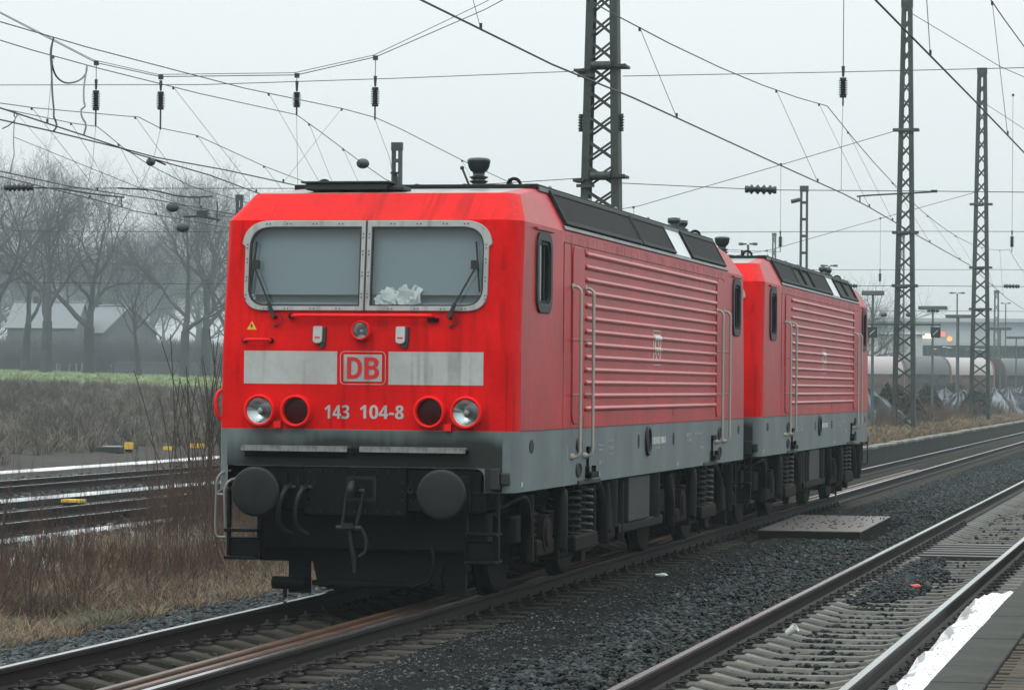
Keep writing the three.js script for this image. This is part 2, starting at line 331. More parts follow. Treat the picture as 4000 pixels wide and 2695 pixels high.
makeTrack('railway_track', 'empty front track beside the platform with pale ribbed concrete sleepers', X2, 0, 16, -160, { clips: -24, mats: [M.concrete, M.concreteA, M.concreteB], wood: [-14.3, -18.0], seed: 7 });
makeTrack('railway_track', 'empty left track nearer to the dry grass bank', XL[0], -0.2, 8, -160, { mats: [M.concreteDirty], seed: 9 });
makeTrack('railway_track', 'empty left track farther from the bank, below the brown scrub', XL[1], -0.2, 8, -160, { mats: [M.concreteDirty], seed: 11 });
for (const [x, z1, lab] of [[0.20, -55.4, 'left one of two rusty spare rails lying between the running rails'], [0.375, -55.2, 'right one of two rusty spare rails lying between the running rails']]) {
  const t = thing('spare_rail', lab, 'rail', [x, -0.075, z1], 'spare rails inside the locomotive track'), L = 16 - z1;
  const r = mesh('rail_body', boxUV(railGeo(L)), M.railRust, t); r.rotation.z = 0.02;
  new MB().bb(-0.0285, 0.0285, -0.002, 0.0015, 0, L).build('rail_head', M.railRustTop, t);
}
// loose stones
function stoneGeo(seed) {
  const g = new THREE.IcosahedronGeometry(0.5, 0), p = g.attributes.position, R = rng(seed), m = {}; const sx = 0.8 + R() * 0.5, sy = 0.5 + R() * 0.35, sz = 0.75 + R() * 0.4;
  for (let i = 0; i < p.count; i++) { const k = [p.getX(i), p.getY(i), p.getZ(i)].map(v => v.toFixed(3)).join(); const f = m[k] ??= 0.72 + R() * 0.5; p.setXYZ(i, p.getX(i) * f * sx, p.getY(i) * f * sy, p.getZ(i) * f * sz); }
  g.computeVertexNormals(); return g;
}
const stoneMat = phy([1, 1, 1], 0.55, { specularIntensity: 0.22 });
function stones(name, label, n, place, seed, base = [0.029, 0.0365, 0.0395]) {
  const im = new THREE.InstancedMesh(stoneGeo(seed), stoneMat, n), R = rng(seed * 7 + 1), m = new THREE.Matrix4(), q = new THREE.Quaternion(), e = new THREE.Euler(), c = new THREE.Color();
  let k = 0;
  for (let i = 0; i < n; i++) {
    const a = place(R); if (!a) continue; const [x, y, z, s, rust] = a;
    e.set(R() * 0.9 - 0.45, R() * 6.28, R() * 0.9 - 0.45); q.setFromEuler(e);
    m.compose(V(x, y, z), q, V(s * (0.8 + R() * 0.5), s * (0.7 + R() * 0.5), s * (0.8 + R() * 0.5))); im.setMatrixAt(k, m);
    let f = 0.30 + R() * R() * 1.7; const w = R(); if (w > 0.93) f *= 1.9; let cr = base[0] * f, cg = base[1] * f, cb = base[2] * f; if (w < 0.05) { cr *= 1.6; cg *= 1.2; cb *= 0.85; } if (rust) { cr *= 1 + rust; cg *= 1 + 0.35 * rust; cb *= 1 - 0.2 * rust; }
    im.setColorAt(k, c.setRGB(cr, cg, cb)); k++;
  }
  im.count = k; im.name = numbered(name); im.castShadow = im.receiveShadow = true; scene.add(im); return tag(im, label, null, null, 'stuff');
}
const zPick = (R, a, b) => a - (a - b) * Math.pow(R(), 1.35); // denser near the front
for (const s of [1, 2]) stones('ballast_stones', s < 2 ? 'loose blue grey ballast stones between the two front tracks' : 'more ballast stones between the two front tracks', 38000, R => {
  const z = zPick(R, 16, -70), x = 1.5 + R() * 2.12, q = x - gritEdge(z); if (R() > sstep(-0.35, 0.2, q) * 0.97 + 0.03 || (x < 3.05 && z < -16.3 && z > -22.9 && R() > 0.03)) return null; return [x, bedY(x, z) + 0.004 + R() * 0.03, z, (0.036 + R() * R() * 0.068) * (0.6 + 0.4 * sstep(-0.2, 0.3, q))];
}, 20 + s);
for (const s of [1, 2]) stones('ballast_stones', s < 2 ? 'dark ballast stones between the pale sleepers of the front track' : 'more dark stones between the pale sleepers', 42000, R => {
  const z = zPick(R, 15, -55), x = X2 - 1.35 + R() * 2.7, heap = 0.5 * sstep(0.9, 0, Math.abs(z + 9.5) / 4.5) * sstep(0.9, 0, Math.abs(x - X2 + 0.35) / 0.5);
  const c = Math.abs(((15.7 - z) % 0.61 + 0.61) % 0.61 - 0.305), top = 0.305 - c < 0.105; if (Math.abs(Math.abs(x - X2) - 0.753) < 0.09 || (top && R() > 0.02)) return null; return [x, top ? -0.21 : bedY(x, z) + 0.008 + R() * 0.036, z, 0.028 + R() * 0.034, R() * 0.9 * (1 - sstep(0.1, 0.5, Math.abs(Math.abs(x - X2) - 0.753)))];
}, 30 + s, [0.019, 0.023, 0.023]);
stones('ballast_stones', 'stones heaped over the sleepers of the front track near the wooden ones', 2600, R => { const a = R() * 6.28, r = Math.pow(R(), 0.9) * (0.8 + 0.5 * vnoise(a * 2, 3, 0, 2)); const x = X2 - 0.30 + Math.cos(a) * r * 0.42, z = -9.4 + Math.sin(a) * r * 4.2; return [x, -0.235 + R() * 0.05, z, 0.04 + R() * 0.03]; }, 36);
stones('ballast_stones', 'grey stones on the shoulder left of the locomotive track', 34000, R => { const z = zPick(R, 16, -22), x = -3.35 + R() * 2.5; if (R() > sstep(-3.4, -2.7, x + 0.5 * n2(2, z, 0.9, 5))) return null; return [x, bedY(x, z) + R() * 0.03, z, 0.04 + R() * 0.035]; }, 41, [0.040, 0.049, 0.054]);
stones('ballast_stones', 'dark stones between the rails of the locomotive track', 9000, R => { const z = zPick(R, 16, -50), x = -1.4 + R() * 2.45; if (Math.abs(Math.abs(x) - 0.753) < 0.09) return null; return [x, bedY(x, z) + R() * 0.03, z, 0.032 + R() * 0.03, R() * 1.1]; }, 42, [0.017, 0.020, 0.020]);
stones('ballast_stones', 'a few small stones lying on the brown slab', 140, R => [1.4 + R() * 1.35, 0.008, -17.5 - R() * 5, 0.012 + R() * 0.03], 46);
stones('grit_stones', 'small pale chips scattered on the grit path', 26000, R => { const z = zPick(R, 16, -55), x = 1.0 + R() * 1.75; return [x, bedY(x, z) + 0.012, z, 0.008 + R() * R() * 0.030]; }, 43, [0.060, 0.068, 0.068]);
stones('ballast_stones', 'dark stones between platform wall and front track', 5000, R => { const z = zPick(R, 15, -60), x = X2 + 0.86 + R() * 0.75; return [x, bedY(x, z) + R() * 0.03, z, 0.035 + R() * 0.03]; }, 44, [0.018, 0.021, 0.022]);
stones('ballast_stones', 'frosty stones of the left tracks beyond the bank', 16000, R => { const z = -10 - R() * 60, x = -21 + R() * 11.6; return [x, -0.40 - 0.05 * (x < -14 && x > -15.5 ? 4 : 0) + R() * 0.04, z, 0.06 + R() * 0.05]; }, 45, [0.07, 0.08, 0.085]);

// ---------------------------------------------------------------- near platform
{
  const t = thing('platform', 'near platform edge with grey kerb and worn brown paving, bottom right', 'platform', [6.18, 0, 0]);
  new MB().bb(0.03, 40, -0.6, 0.44, -160, 22).build('platform_base', M.concreteDirty, t);
  const R = rng(4), stone = new THREE.Mesh();
  const kb = new MB().rb(0, 0.30, 0.30, 0.5, -0.495, 0.495, 0.012).geo(); const km = M.concreteDirty.clone(); km.color = lin(0.060, 0.066, 0.062);
  for (let i = 0; i < 60; i++) { const s = mesh('edge_stone', kb, km, t); s.position.set((R() - 0.5) * 0.006, (R() - 0.5) * 0.006, 16.5 - i); }
  const pv = [0, 1, 2].map(k => { const m = M.concreteDirty.clone(); m.color = [lin(0.085, 0.074, 0.062), lin(0.066, 0.060, 0.053), lin(0.105, 0.090, 0.073)][k]; return m; });
  const pg = new MB().rb(-0.098, 0.098, 0.40, 0.492, -0.048, 0.048, 0.006).geo();
  for (let j = 0; j < 98; j++) for (let k = 0; k < 3; k++) { const s = mesh('paver', pg, pv[Math.floor(R() * 3)], t); s.position.set(0.41 + k * 0.2 + (j % 2 ? 0.07 : 0), (R() - 0.5) * 0.008, 13 - j * 0.1); s.rotation.z = (R() - 0.5) * 0.02; }
  const paving = new MB().bb(1.0, 40, 0.40, 0.489, -160, 22).bb(0.31, 1.0, 0.40, 0.486, -160, 3.15).bb(0.31, 1.0, 0.40, 0.486, 13.06, 22).build('paving', pv[1], t); paving.userData.kind = 'stuff';
}
{ // old snow lying between the front track and the platform wall
  const p = [], idx = [], nx = 14, nz = 150, R = rng(6);
  const edge = z => 5.43 + 0.22 * (vnoise(z * 1.6 + 9, 3, 0, 3) - 0.5) + 0.10 * (vnoise(z * 5 + 1, 7, 0, 4) - 0.5) + 0.7 * sstep(-2.6, -3.7, z);
  for (let j = 0; j <= nz; j++) { const z = 14 - j * 0.12; for (let i = 0; i <= nx; i++) { const t = i / nx, e = edge(z), x = lerp(e, 6.175, t); const h = Math.sin(Math.min(1, t * 3.0) * Math.PI / 2) * (0.24 + 0.09 * vnoise(x * 4, z * 2.2, 0, 2) + 0.09 * vnoise(x * 14, z * 11, 0, 5)) * (1 - 0.5 * sstep(0.8, 1, t) * vnoise(z * 3, 1, 0, 9)); p.push(x, -0.23 + h, z); } }
  for (let j = 0; j < nz; j++) for (let i = 0; i < nx; i++) { const a = j * (nx + 1) + i, b = a + 1, c = a + nx + 1, d = c + 1; idx.push(a, b, c, b, d, c); }
  const g = new THREE.BufferGeometry(); g.setAttribute('position', new THREE.Float32BufferAttribute(p, 3)); g.setIndex(idx); g.computeVertexNormals(); boxUV(g);
  tag(mesh('snow', g, M.snow), 'strip of dirty white snow between front track and platform', 'snow', null, 'stuff');
  const q = mesh('snow', new THREE.SphereGeometry(0.5, 18, 8, 0, 6.3, 0, 1.57), M.snow); q.position.set(5.75, -0.2, -6.3); q.scale.set(0.45, 0.12, 2.6); tag(q, 'small separate snow patch beyond the snow strip by platform', 'snow', null, 'stuff');
}
{ // slab covering a cable crossing
  const s = new MB().rb(-0.74, 0.74, -0.2, 0.005, -2.75, 2.75, 0.012).build('cover_slab', std([0.145, 0.128, 0.122], 0.4, { map: rep(T.concrete, 0.8) }));
  s.position.set(2.06, 0, -20.0); s.rotation.y = 0.02; new MB().bb(-0.735, 0.735, -0.2, -0.012, 2.74, 2.754).bb(0.73, 0.744, -0.2, -0.012, -2.74, 2.74).build('mossy_edge', phy([0.012, 0.013, 0.009], 0.9, { specularIntensity: 0.1 }), s); tag(s, 'flat brown slab lying between the two front tracks', 'slab');
}
const bearing = (b, z) => 7.57 + Math.tan(Math.atan((b - 2000) / 12327) - 0.2151) * (27.74 - z); // x on a sight line at depth z
const px2x = bearing;
// ---------------------------------------------------------------- masts, cross-spans, overhead lines
function latticeMast(label, x, z, o) { // two channel legs with crossed flats on both faces
  const t = thing('catenary_mast', label, 'mast', [x, o.y0 ?? -0.4, z], o.group);
  const H = o.h, w0 = o.w0 / 2, w1 = o.w1 / 2, d0 = o.d0 ?? o.w0 * 0.42, d1 = o.d1 ?? d0 * 0.6, m = o.mat || M.mast, lw = o.lw ?? 0.13;
  const at = y => lerp(w0, w1, y / H), dt = y => lerp(d0, d1, y / H) / 2;
  for (const s of [-1, 1]) { // channel section leg: web and two flanges
    const b = new MB(), web = (x0, zz, wx, wz, dx) => b.add(taper(H, (at(0) - dx) * s, (at(H) - dx) * s, zz(0), zz(H), wx, wz));
    web(0, () => 0, 0.016, null, 0.008); for (const k of [-1, 1]) b.add(taper(H, (at(0) - lw / 2) * s, (at(H) - lw / 2) * s, k * dt(0), k * dt(H), lw, 0.014));
    b.add(taper(H, (at(0) - 0.01) * s, (at(H) - 0.01) * s, 0, 0, 0.016, dt(0) * 2, dt(H) * 2)); b.build('leg', m, t);
  }
  const N = Math.round(H / o.pitch), bw = o.bw ?? 0.05;
  if (o.ladder) for (let i = 1; i < N; i++) { const y = H * i / N, a = at(y) - 0.02; new MB().bb(-a, a, y - 0.06, y + 0.06, -dt(y), dt(y)).build('batten', m, t); }
  else for (let i = 0; i < N; i++) {
    const y0 = H * i / N + o.pitch * 0.1, y1 = H * (i + 1) / N - o.pitch * 0.12, a = at(y0) - lw * 0.55, c = at(y1) - lw * 0.55;
    for (const k of o.oneFace ? [1] : [1, -1]) for (const s of [-1, 1]) new MB().bar(V(-a * s, y0, k * (dt(y0) + 0.012)), V(c * s, y1, k * (dt(y1) + 0.012 + s * 0.006)), bw, 0.008).build('brace', m, t);
  }
  new MB().bb(-w1 - 0.02, w1 + 0.02, H - 0.28, H, -d1 / 2 - 0.02, d1 / 2 + 0.02).build('mast_cap', m, t);
  new MB().bb(-w0 - 0.2, w0 + 0.2, -0.4, 0.12, -d0 / 2 - 0.2, d0 / 2 + 0.2).build('foundation', M.concreteDirty, t);
  return t;
}
function taper(H, x0, x1, z0, z1, wx, wz0, wz1 = wz0) {
  if (wz0 === null) return new MB().bb(0, 0.001, 0, 0.001, 0, 0.001).geo();
  const p = (x, y, z, w) => [[x - wx / 2, y, z - w / 2], [x + wx / 2, y, z - w / 2], [x + wx / 2, y, z + w / 2], [x - wx / 2, y, z + w / 2]];
  const A = p(x0, 0, z0, wz0), B = p(x1, H, z1, wz1), pos = []; const q = (a, b, c, d) => pos.push(...a, ...c, ...b, ...a, ...d, ...c);
  for (let i = 0; i < 4; i++) { const j = (i + 1) % 4; q(A[i], A[j], B[j], B[i]); } q(A[3], A[2], A[1], A[0]); q(B[0], B[1], B[2], B[3]);
  const g = new THREE.BufferGeometry(); g.setAttribute('position', new THREE.Float32BufferAttribute(pos, 3)); g.computeVertexNormals(); return g;
}
function insulatorGeo(b, p, q, r = 0.075, n = 10) { // ribbed insulator body along p -> q with end caps
  const L = p.distanceTo(q), pts = [[0.001, 0], [r * 0.75, 0], [r * 0.75, L * 0.10]]; const s = L * 0.8 / n;
  for (let i = 0; i < n; i++) { const y = L * 0.1 + i * s; pts.push([r * 0.5, y + s * 0.1], [r, y + s * 0.45], [r, y + s * 0.6], [r * 0.5, y + s * 0.9]); }
  pts.push([r * 0.75, L * 0.9], [r * 0.75, L], [0.001, L]); return b.lathe(pts, p, q, 12);
}
const ZS = -32.5, mx = -3.84; // main cross-span plane and mast
const mastA = latticeMast('tall green lattice mast rising right behind the front locomotive', mx, ZS, { h: 15, w0: 0.98, w1: 0.42, d0: 0.46, d1: 0.26, pitch: 0.48, lw: 0.15, bw: 0.045, y0: -0.4, group: 'lattice masts of the cross-spans' });
for (const y of [8.57, 6.43]) { // clamps and tensioning springs on the mast (local heights)
  new MB().bb(-0.52, -0.30, y - 0.03, y + 0.02, -0.27, 0.27).bb(0.30, 0.50, y + 0.05, y + 0.10, -0.27, 0.27).bb(-0.45, -0.1, y - 0.14, y - 0.08, 0.2, 0.26).cyl(V(-0.18, y + 0.08, 0.22), V(0.22, y + 0.08, 0.22), 0.085, 0.085, 12).bar(V(-0.5, y, 0.22), V(0.5, y + 0.1, 0.22), 0.03, 0.03).build('span_clamp', M.mast, mastA);
}
{ const b = new MB(); for (const s of [-1, 1]) insulatorGeo(b, V(s * 0.40, 7.38, 0.1), V(s * 0.40, 7.72, 0.1), 0.06, 5); b.build('post_insulator', M.insul, mastA); }
const mastB = latticeMast('tall lattice mast right of the locomotives that carries a bar with two dark signs', bearing(3535, -94), -94, { h: 17.1, w0: 0.94, w1: 0.40, d0: 0.4, pitch: 0.62, lw: 0.17, y0: -0.1, group: 'lattice masts of the cross-spans' });
const mastC = latticeMast('rightmost tall lattice mast behind the snowy heaps', bearing(3831, -133), -133, { h: 18.4, w0: 1.10, w1: 0.46, d0: 0.45, pitch: 0.72, lw: 0.19, bw: 0.06, y0: -0.1, group: 'lattice masts of the cross-spans' });
for (const [m, ys, w] of [[mastB, [12.1, 8.15, 6.1], 0.75], [mastC, [8.3, 6.2, 11.5], 0.9]]) for (const y of ys) new MB().bb(-w / 2 - 0.12, w / 2 + 0.12, y - 0.05, y + 0.05, -0.25, 0.25).cyl(V(-0.28, y - 0.03, 0.2), V(0.12, y - 0.03, 0.2), 0.085, 0.085, 10).build('span_clamp', M.mast, m);
new MB().add(new THREE.SphereGeometry(0.09, 10, 8).translate(0.12, 17.2, 0)).cyl(V(0.05, 17, 0), V(0.35, 17.25, 0), 0.02, 0.02, 6).build('mast_fitting', M.mast, mastB);
latticeMast('short battened mast standing left behind the front locomotive roof', bearing(1543, -78), -78, { h: 10.7, w0: 0.42, w1: 0.34, d0: 0.3, pitch: 0.62, lw: 0.11, ladder: true, y0: -0.3, group: 'battened masts beyond the left tracks' });
latticeMast('dim battened mast at the left edge of the front locomotive roof', bearing(928, -118), -118, { h: 10.9, w0: 0.38, w1: 0.32, d0: 0.3, pitch: 0.7, lw: 0.11, ladder: true, y0: 0.2, group: 'battened masts beyond the left tracks' });
const mastE = latticeMast('battened mast rising behind the second locomotive roof', bearing(3138, -121), -121, { h: 11.9, w0: 0.42, w1: 0.36, d0: 0.3, pitch: 0.78, lw: 0.09, ladder: true, y0: -0.3, group: 'battened masts beyond the left tracks' });
new MB().cyl(V(-0.62, 11.15, 0), V(-0.2, 11.25, 0), 0.10, 0.10, 10).cyl(V(-0.75, 7.4, 0), V(-0.3, 7.42, 0), 0.11, 0.11, 10).bb(-0.3, 0.3, 7.35, 7.45, -0.1, 0.1).build('span_clamp', M.mast, mastE);
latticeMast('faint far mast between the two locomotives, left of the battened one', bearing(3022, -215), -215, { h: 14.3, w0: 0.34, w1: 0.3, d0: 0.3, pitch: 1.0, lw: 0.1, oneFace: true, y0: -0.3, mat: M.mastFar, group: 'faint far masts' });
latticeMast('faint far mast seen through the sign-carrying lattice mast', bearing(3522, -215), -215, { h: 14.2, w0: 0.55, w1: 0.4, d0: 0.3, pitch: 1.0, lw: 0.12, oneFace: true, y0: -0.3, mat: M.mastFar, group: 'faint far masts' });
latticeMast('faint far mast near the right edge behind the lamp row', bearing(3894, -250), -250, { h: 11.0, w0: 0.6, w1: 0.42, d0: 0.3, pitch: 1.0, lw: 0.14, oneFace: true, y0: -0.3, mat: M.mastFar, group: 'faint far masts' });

// cross-spans: sagging carrying ropes, steady ropes, hanging insulators
function crossSpan(label, z) { const t = thing('cross_span', label, 'cross-span', [0, 0, z], 'cross-spans between the lattice masts'); return t; }
const rope = (b, pts, r = 0.009) => b.path(pts.map(p => V(p[0], p[1], p[2] || 0)), r, 5);
function hanger(t, x, yTop, yIns0, yIns1, yBot) {
  const b = new MB(); b.cyl(V(x, yTop, 0), V(x, yIns0, 0), 0.008, 0.008, 5).cyl(V(x, yIns1, 0), V(x, yBot, 0), 0.018, 0.018, 6).cyl(V(x, yIns0 + 0.22, 0), V(x, yIns0 + 0.02, 0), 0.035, 0.022, 8).box(x, yTop, 0, 0.09, 0.09, 0.06); const h = b.build('hanger', M.wire, t);
  const i = new MB(); insulatorGeo(i, V(x, yIns0, 0), V(x, yIns1, 0), 0.088, 9); i.build('insulator', M.insul, h);
}
{ // over the left tracks
  const t = crossSpan('cross-span over the left tracks with four hanging ribbed insulators', ZS);
  rope(new MB(), [[-22, 12.5], [-16.3, 9.49], [-14.24, 8.46], [-12.87, 8.16], [-10.03, 8.16], [-8.40, 8.50], [-6.2, 9.4], [mx, 10.6]], 0.009).build('carrying_rope', M.wire, t);
  rope(new MB(), [[-22, 12.52, .2], [-16.3, 9.53, .2], [-14.24, 8.50, .15], [-12.87, 8.19, .15], [-10.03, 8.19, .15], [-8.40, 8.52, .15], [-6.2, 9.5, .2], [mx, 10.7, .2]], 0.008).build('carrying_rope', M.wireGrey, t);
  rope(new MB(), [[-22, 8.15], [-16.27, 8.03], [-12, 7.99], [-8, 8.07], [mx - 0.4, 8.17]], 0.008).build('steady_rope', M.wire, t);
  rope(new MB(), [[-22, 5.98], [-15.2, 5.93], [-9, 5.90], [-6, 5.98], [mx - 0.4, 6.08]], 0.008).build('steady_rope', M.wire, t);
  hanger(t, -14.23, 8.45, 7.90, 7.50, 7.17); hanger(t, -12.86, 8.15, 7.86, 7.50, 7.10); hanger(t, -10.02, 8.15, 7.82, 7.52, 7.36); hanger(t, -8.41, 8.48, 7.90, 7.52, 7.25);
  const b = new MB(); insulatorGeo(b, V(-16.15, 5.95, 0), V(-15.55, 5.95, 0), 0.085, 5); insulatorGeo(b, V(-9.9, 5.91, 0), V(-9.4, 5.91, 0), 0.06, 4); b.build('insulator', M.insul, t);
  new MB().tube([V(-15.5, 5.94, 0), V(-15.0, 5.92, 0.1), V(-14.2, 5.80, 0.25), V(-13.5, 5.72, 0.3)], 0.017, 6, 12).tube([V(-13.75, 5.93, 0), V(-12.9, 5.86, 0.2), V(-12.4, 5.75, 0.3), V(-12.0, 5.72, 0.35), V(-11.65, 5.73, 0.35)], 0.017, 6, 16).cyl(V(-13.56, 5.73, 0.3), V(-13.56, 5.58, 0.3), 0.012, 0.012, 5).cyl(V(-11.9, 5.73, 0.35), V(-11.9, 5.58, 0.35), 0.012, 0.012, 5).build('registration_arm', M.wire, t);
  rope(new MB(), [[-14.4, 5.92], [-14.28, 6.5], [-14.23, 7.17]], 0.005).build('stay_wire', M.wireGrey, t); rope(new MB(), [[-13.3, 5.92], [-13.0, 6.5], [-12.86, 7.1]], 0.005).build('stay_wire', M.wireGrey, t);
  rope(new MB(), [[-8.0, 5.92], [-8.1, 6.5], [-8.4, 7.25]], 0.005).build('stay_wire', M.wireGrey, t); rope(new MB(), [[-9.98, 5.91], [-10.02, 7.36]], 0.005).build('stay_wire', M.wireGrey, t);
  for (const [x, y, zz] of [[-12.72, 5.56, -0.4], [-12.30, 5.12, 0.2]]) { new MB().add(new THREE.SphereGeometry(0.12, 14, 10).scale(1.15, 0.82, 0.9).translate(x, y, zz)).build('balance_weight', M.oval, t); }
  new MB().tube([V(-12.35, 5.35, 0), V(-11.95, 5.35, 0), V(-11.6, 5.28, 0)], 0.03, 6, 8).box(-11.95, 5.40, 0, 0.22, 0.14, 0.12).cyl(V(-11.65, 5.65, 0), V(-11.65, 5.22, 0), 0.015, 0.015, 5).build('section_switch', M.oval, t);
}
{ // over the two front tracks
  const t = crossSpan('cross-span over the two front tracks right of the tall mast', ZS);
  rope(new MB(), [[mx, 13.8], [-1.5, 12.3], [0.85, 11.3], [4.4, 10.9], [9, 12.4]], 0.009).build('carrying_rope', M.wire, t);
  rope(new MB(), [[mx + 0.4, 8.06], [0.8, 8.09], [4.3, 8.13], [10, 8.3]], 0.008).build('steady_rope', M.wire, t);
  rope(new MB(), [[mx + 0.4, 5.98], [-1.06, 5.86], [-0.38, 5.835], [2.6, 5.80], [4.3, 5.775], [10, 5.8]], 0.008).build('steady_rope', M.wire, t);
  hanger(t, 0.85, 11.3, 7.98, 7.60, 7.44);
  const b = new MB(); insulatorGeo(b, V(-1.02, 5.855, 0), V(-0.42, 5.835, 0), 0.095, 4); b.build('insulator', M.insul, t);
  new MB().tube([V(1.14, 5.70, 0.1), V(1.3, 5.715, 0.1), V(2.64, 5.79, 0)], 0.017, 6, 10).cyl(V(1.2, 5.71, 0.1), V(1.2, 5.58, 0.1), 0.013, 0.013, 5).box(2.6, 5.80, 0, 0.12, 0.05, 0.05).build('registration_arm', M.wire, t);
  rope(new MB(), [[0.83, 5.82], [0.83, 6.6], [0.85, 7.44]], 0.005).build('stay_wire', M.wireGrey, t);
}
{ // far ones
  for (const [zz, xm, lab] of [[-94, bearing(3535, -94), 'far cross-span held by the sign-carrying lattice mast'], [-133, bearing(3831, -133), 'farthest cross-span held by the rightmost lattice mast']]) {
    const t = crossSpan(lab, zz);
    rope(new MB(), [[-40, 12], [-32, 8.9], [-26, 8.0], [-20, 8.1], [-14, 9.1], [-8, 10.8], [xm - 0.3, 12.0]], 0.014).build('carrying_rope', M.wire, t);
    rope(new MB(), [[xm, 16.6], [0, 14.4], [4, 12.6], [9, 11.6], [14, 12.8]], 0.014).build('carrying_rope', M.wire, t);
    for (const y of [8.1, 6.0]) rope(new MB(), [[-40, y + 0.05], [-20, y - 0.06], [xm, y], [4, y - 0.03], [14, y]], 0.012).build('steady_rope', M.wire, t);
    for (const x of [-22, -14.2, -8.4, 0.5, X2 + 0.3]) hanger(t, x, x > -4 ? 13.5 - x * 0.4 : x < -20 ? 8.05 : x < -10 ? 9.05 : 10.7, 7.9, 7.5, 7.3);
    const b = new MB(); for (const x of [-6.0, 0.2, 6]) insulatorGeo(b, V(x, 6.0, 0), V(x + 0.6, 5.99, 0), 0.09, 4); b.build('insulator', M.insul, t);
    const w = new MB(); for (const x of [-8.2, -6.9]) { w.add(new THREE.SphereGeometry(0.17, 12, 8).scale(1.1, 0.75, 0.9).translate(x, 5.8, 0)); } w.build('balance_weight', M.oval, t);
  }
}
// overhead lines: messenger, contact wire, droppers
function line(label, messenger, contact, droppers, o = {}) {
  const t = thing('overhead_line', label, 'overhead wire', [0, 0, 0], 'overhead lines along the tracks');
  const mk = (pts, r, name, m) => { const b = new MB(); for (let i = 0; i + 1 < pts.length; i++) b.cyl(V(...pts[i]), V(...pts[i + 1]), r, r, 5, true); b.build(name, m, t); };
  if (messenger) mk(messenger, o.rm ?? 0.0085, 'messenger_wire', M.wire);
  if (contact) mk(contact, o.rc ?? 0.011, 'contact_wire', M.wire);
  for (const [a, c] of droppers || []) { const b = new MB(); b.cyl(V(...a), V(...c), 0.0042, 0.0042, 4, true).box(a[0], a[1] - 0.02, a[2], 0.03, 0.05, 0.03).box(c[0], c[1] + 0.03, c[2], 0.025, 0.06, 0.025); b.build('dropper', M.wire, t); }
  return t;
}
const interp = (pts, z) => { for (let i = 0; i + 1 < pts.length; i++) if (z <= pts[i][2] && z >= pts[i + 1][2]) { const k = (pts[i][2] - z) / (pts[i][2] - pts[i + 1][2]); return [lerp(pts[i][0], pts[i + 1][0], k), lerp(pts[i][1], pts[i + 1][1], k), z]; } return pts[pts.length - 1]; };
const span = (x0, x1, z0, z1, y0, y1, sag, n = 14) => { const r = []; for (let i = 0; i <= n; i++) { const t = i / n; r.push([lerp(x0, x1, t), lerp(y0, y1, t) - 4 * sag * t * (1 - t), lerp(z0, z1, t)]); } return r; };
{ // track 1 (locomotives)
  const m = [...span(0.3, 0.55, 30, ZS, 7.6, 7.44, 0.95), ...span(0.55, 0.4, ZS, -94, 7.44, 7.4, 0.85).slice(1), ...span(0.4, 0.3, -94, -133, 7.4, 7.4, 0.6).slice(1)];
  const c = [[0.45, 5.58, 30], [0.56, 5.56, 2], [0.62, 5.55, -6], [0.80, 5.55, -10], [1.04, 5.55, -20.8], [1.25, 5.55, -29.2], [1.28, 5.55, -33.4], [1.22, 5.55, -45], [1.18, 5.55, -62], [0.3, 5.55, -94], [-0.3, 5.55, -133]];
  const drop = [-2, -12.3, -25.3, -31.2, -36.2, -46, -56, -66, -78, -88].map(z => [interp(m, z), interp(c, z - (z > -30 ? 0.6 : 2.2))]);
  line('overhead wires above the locomotives crossing the sky to the tall right masts', m, c, drop);
}
{ // track 2
  const m = [...span(4.6, 4.9, 40, ZS, 7.7, 7.75, 0.72), ...span(4.9, 4.6, ZS, -94, 7.7, 7.5, 0.85).slice(1)];
  const c = [[4.5, 5.56, 30], [4.68, 5.55, -0.8], [4.86, 5.55, -10.6], [5.0, 5.55, -19.4], [5.1, 5.55, -33], [4.6, 5.55, -94], [4.3, 5.55, -160]];
  line('overhead wires above the empty front track at the upper right corner', m, c, [-4, -14.6, -28.4].map(z => [interp(m, z), interp(c, z - 1.6)]));
}
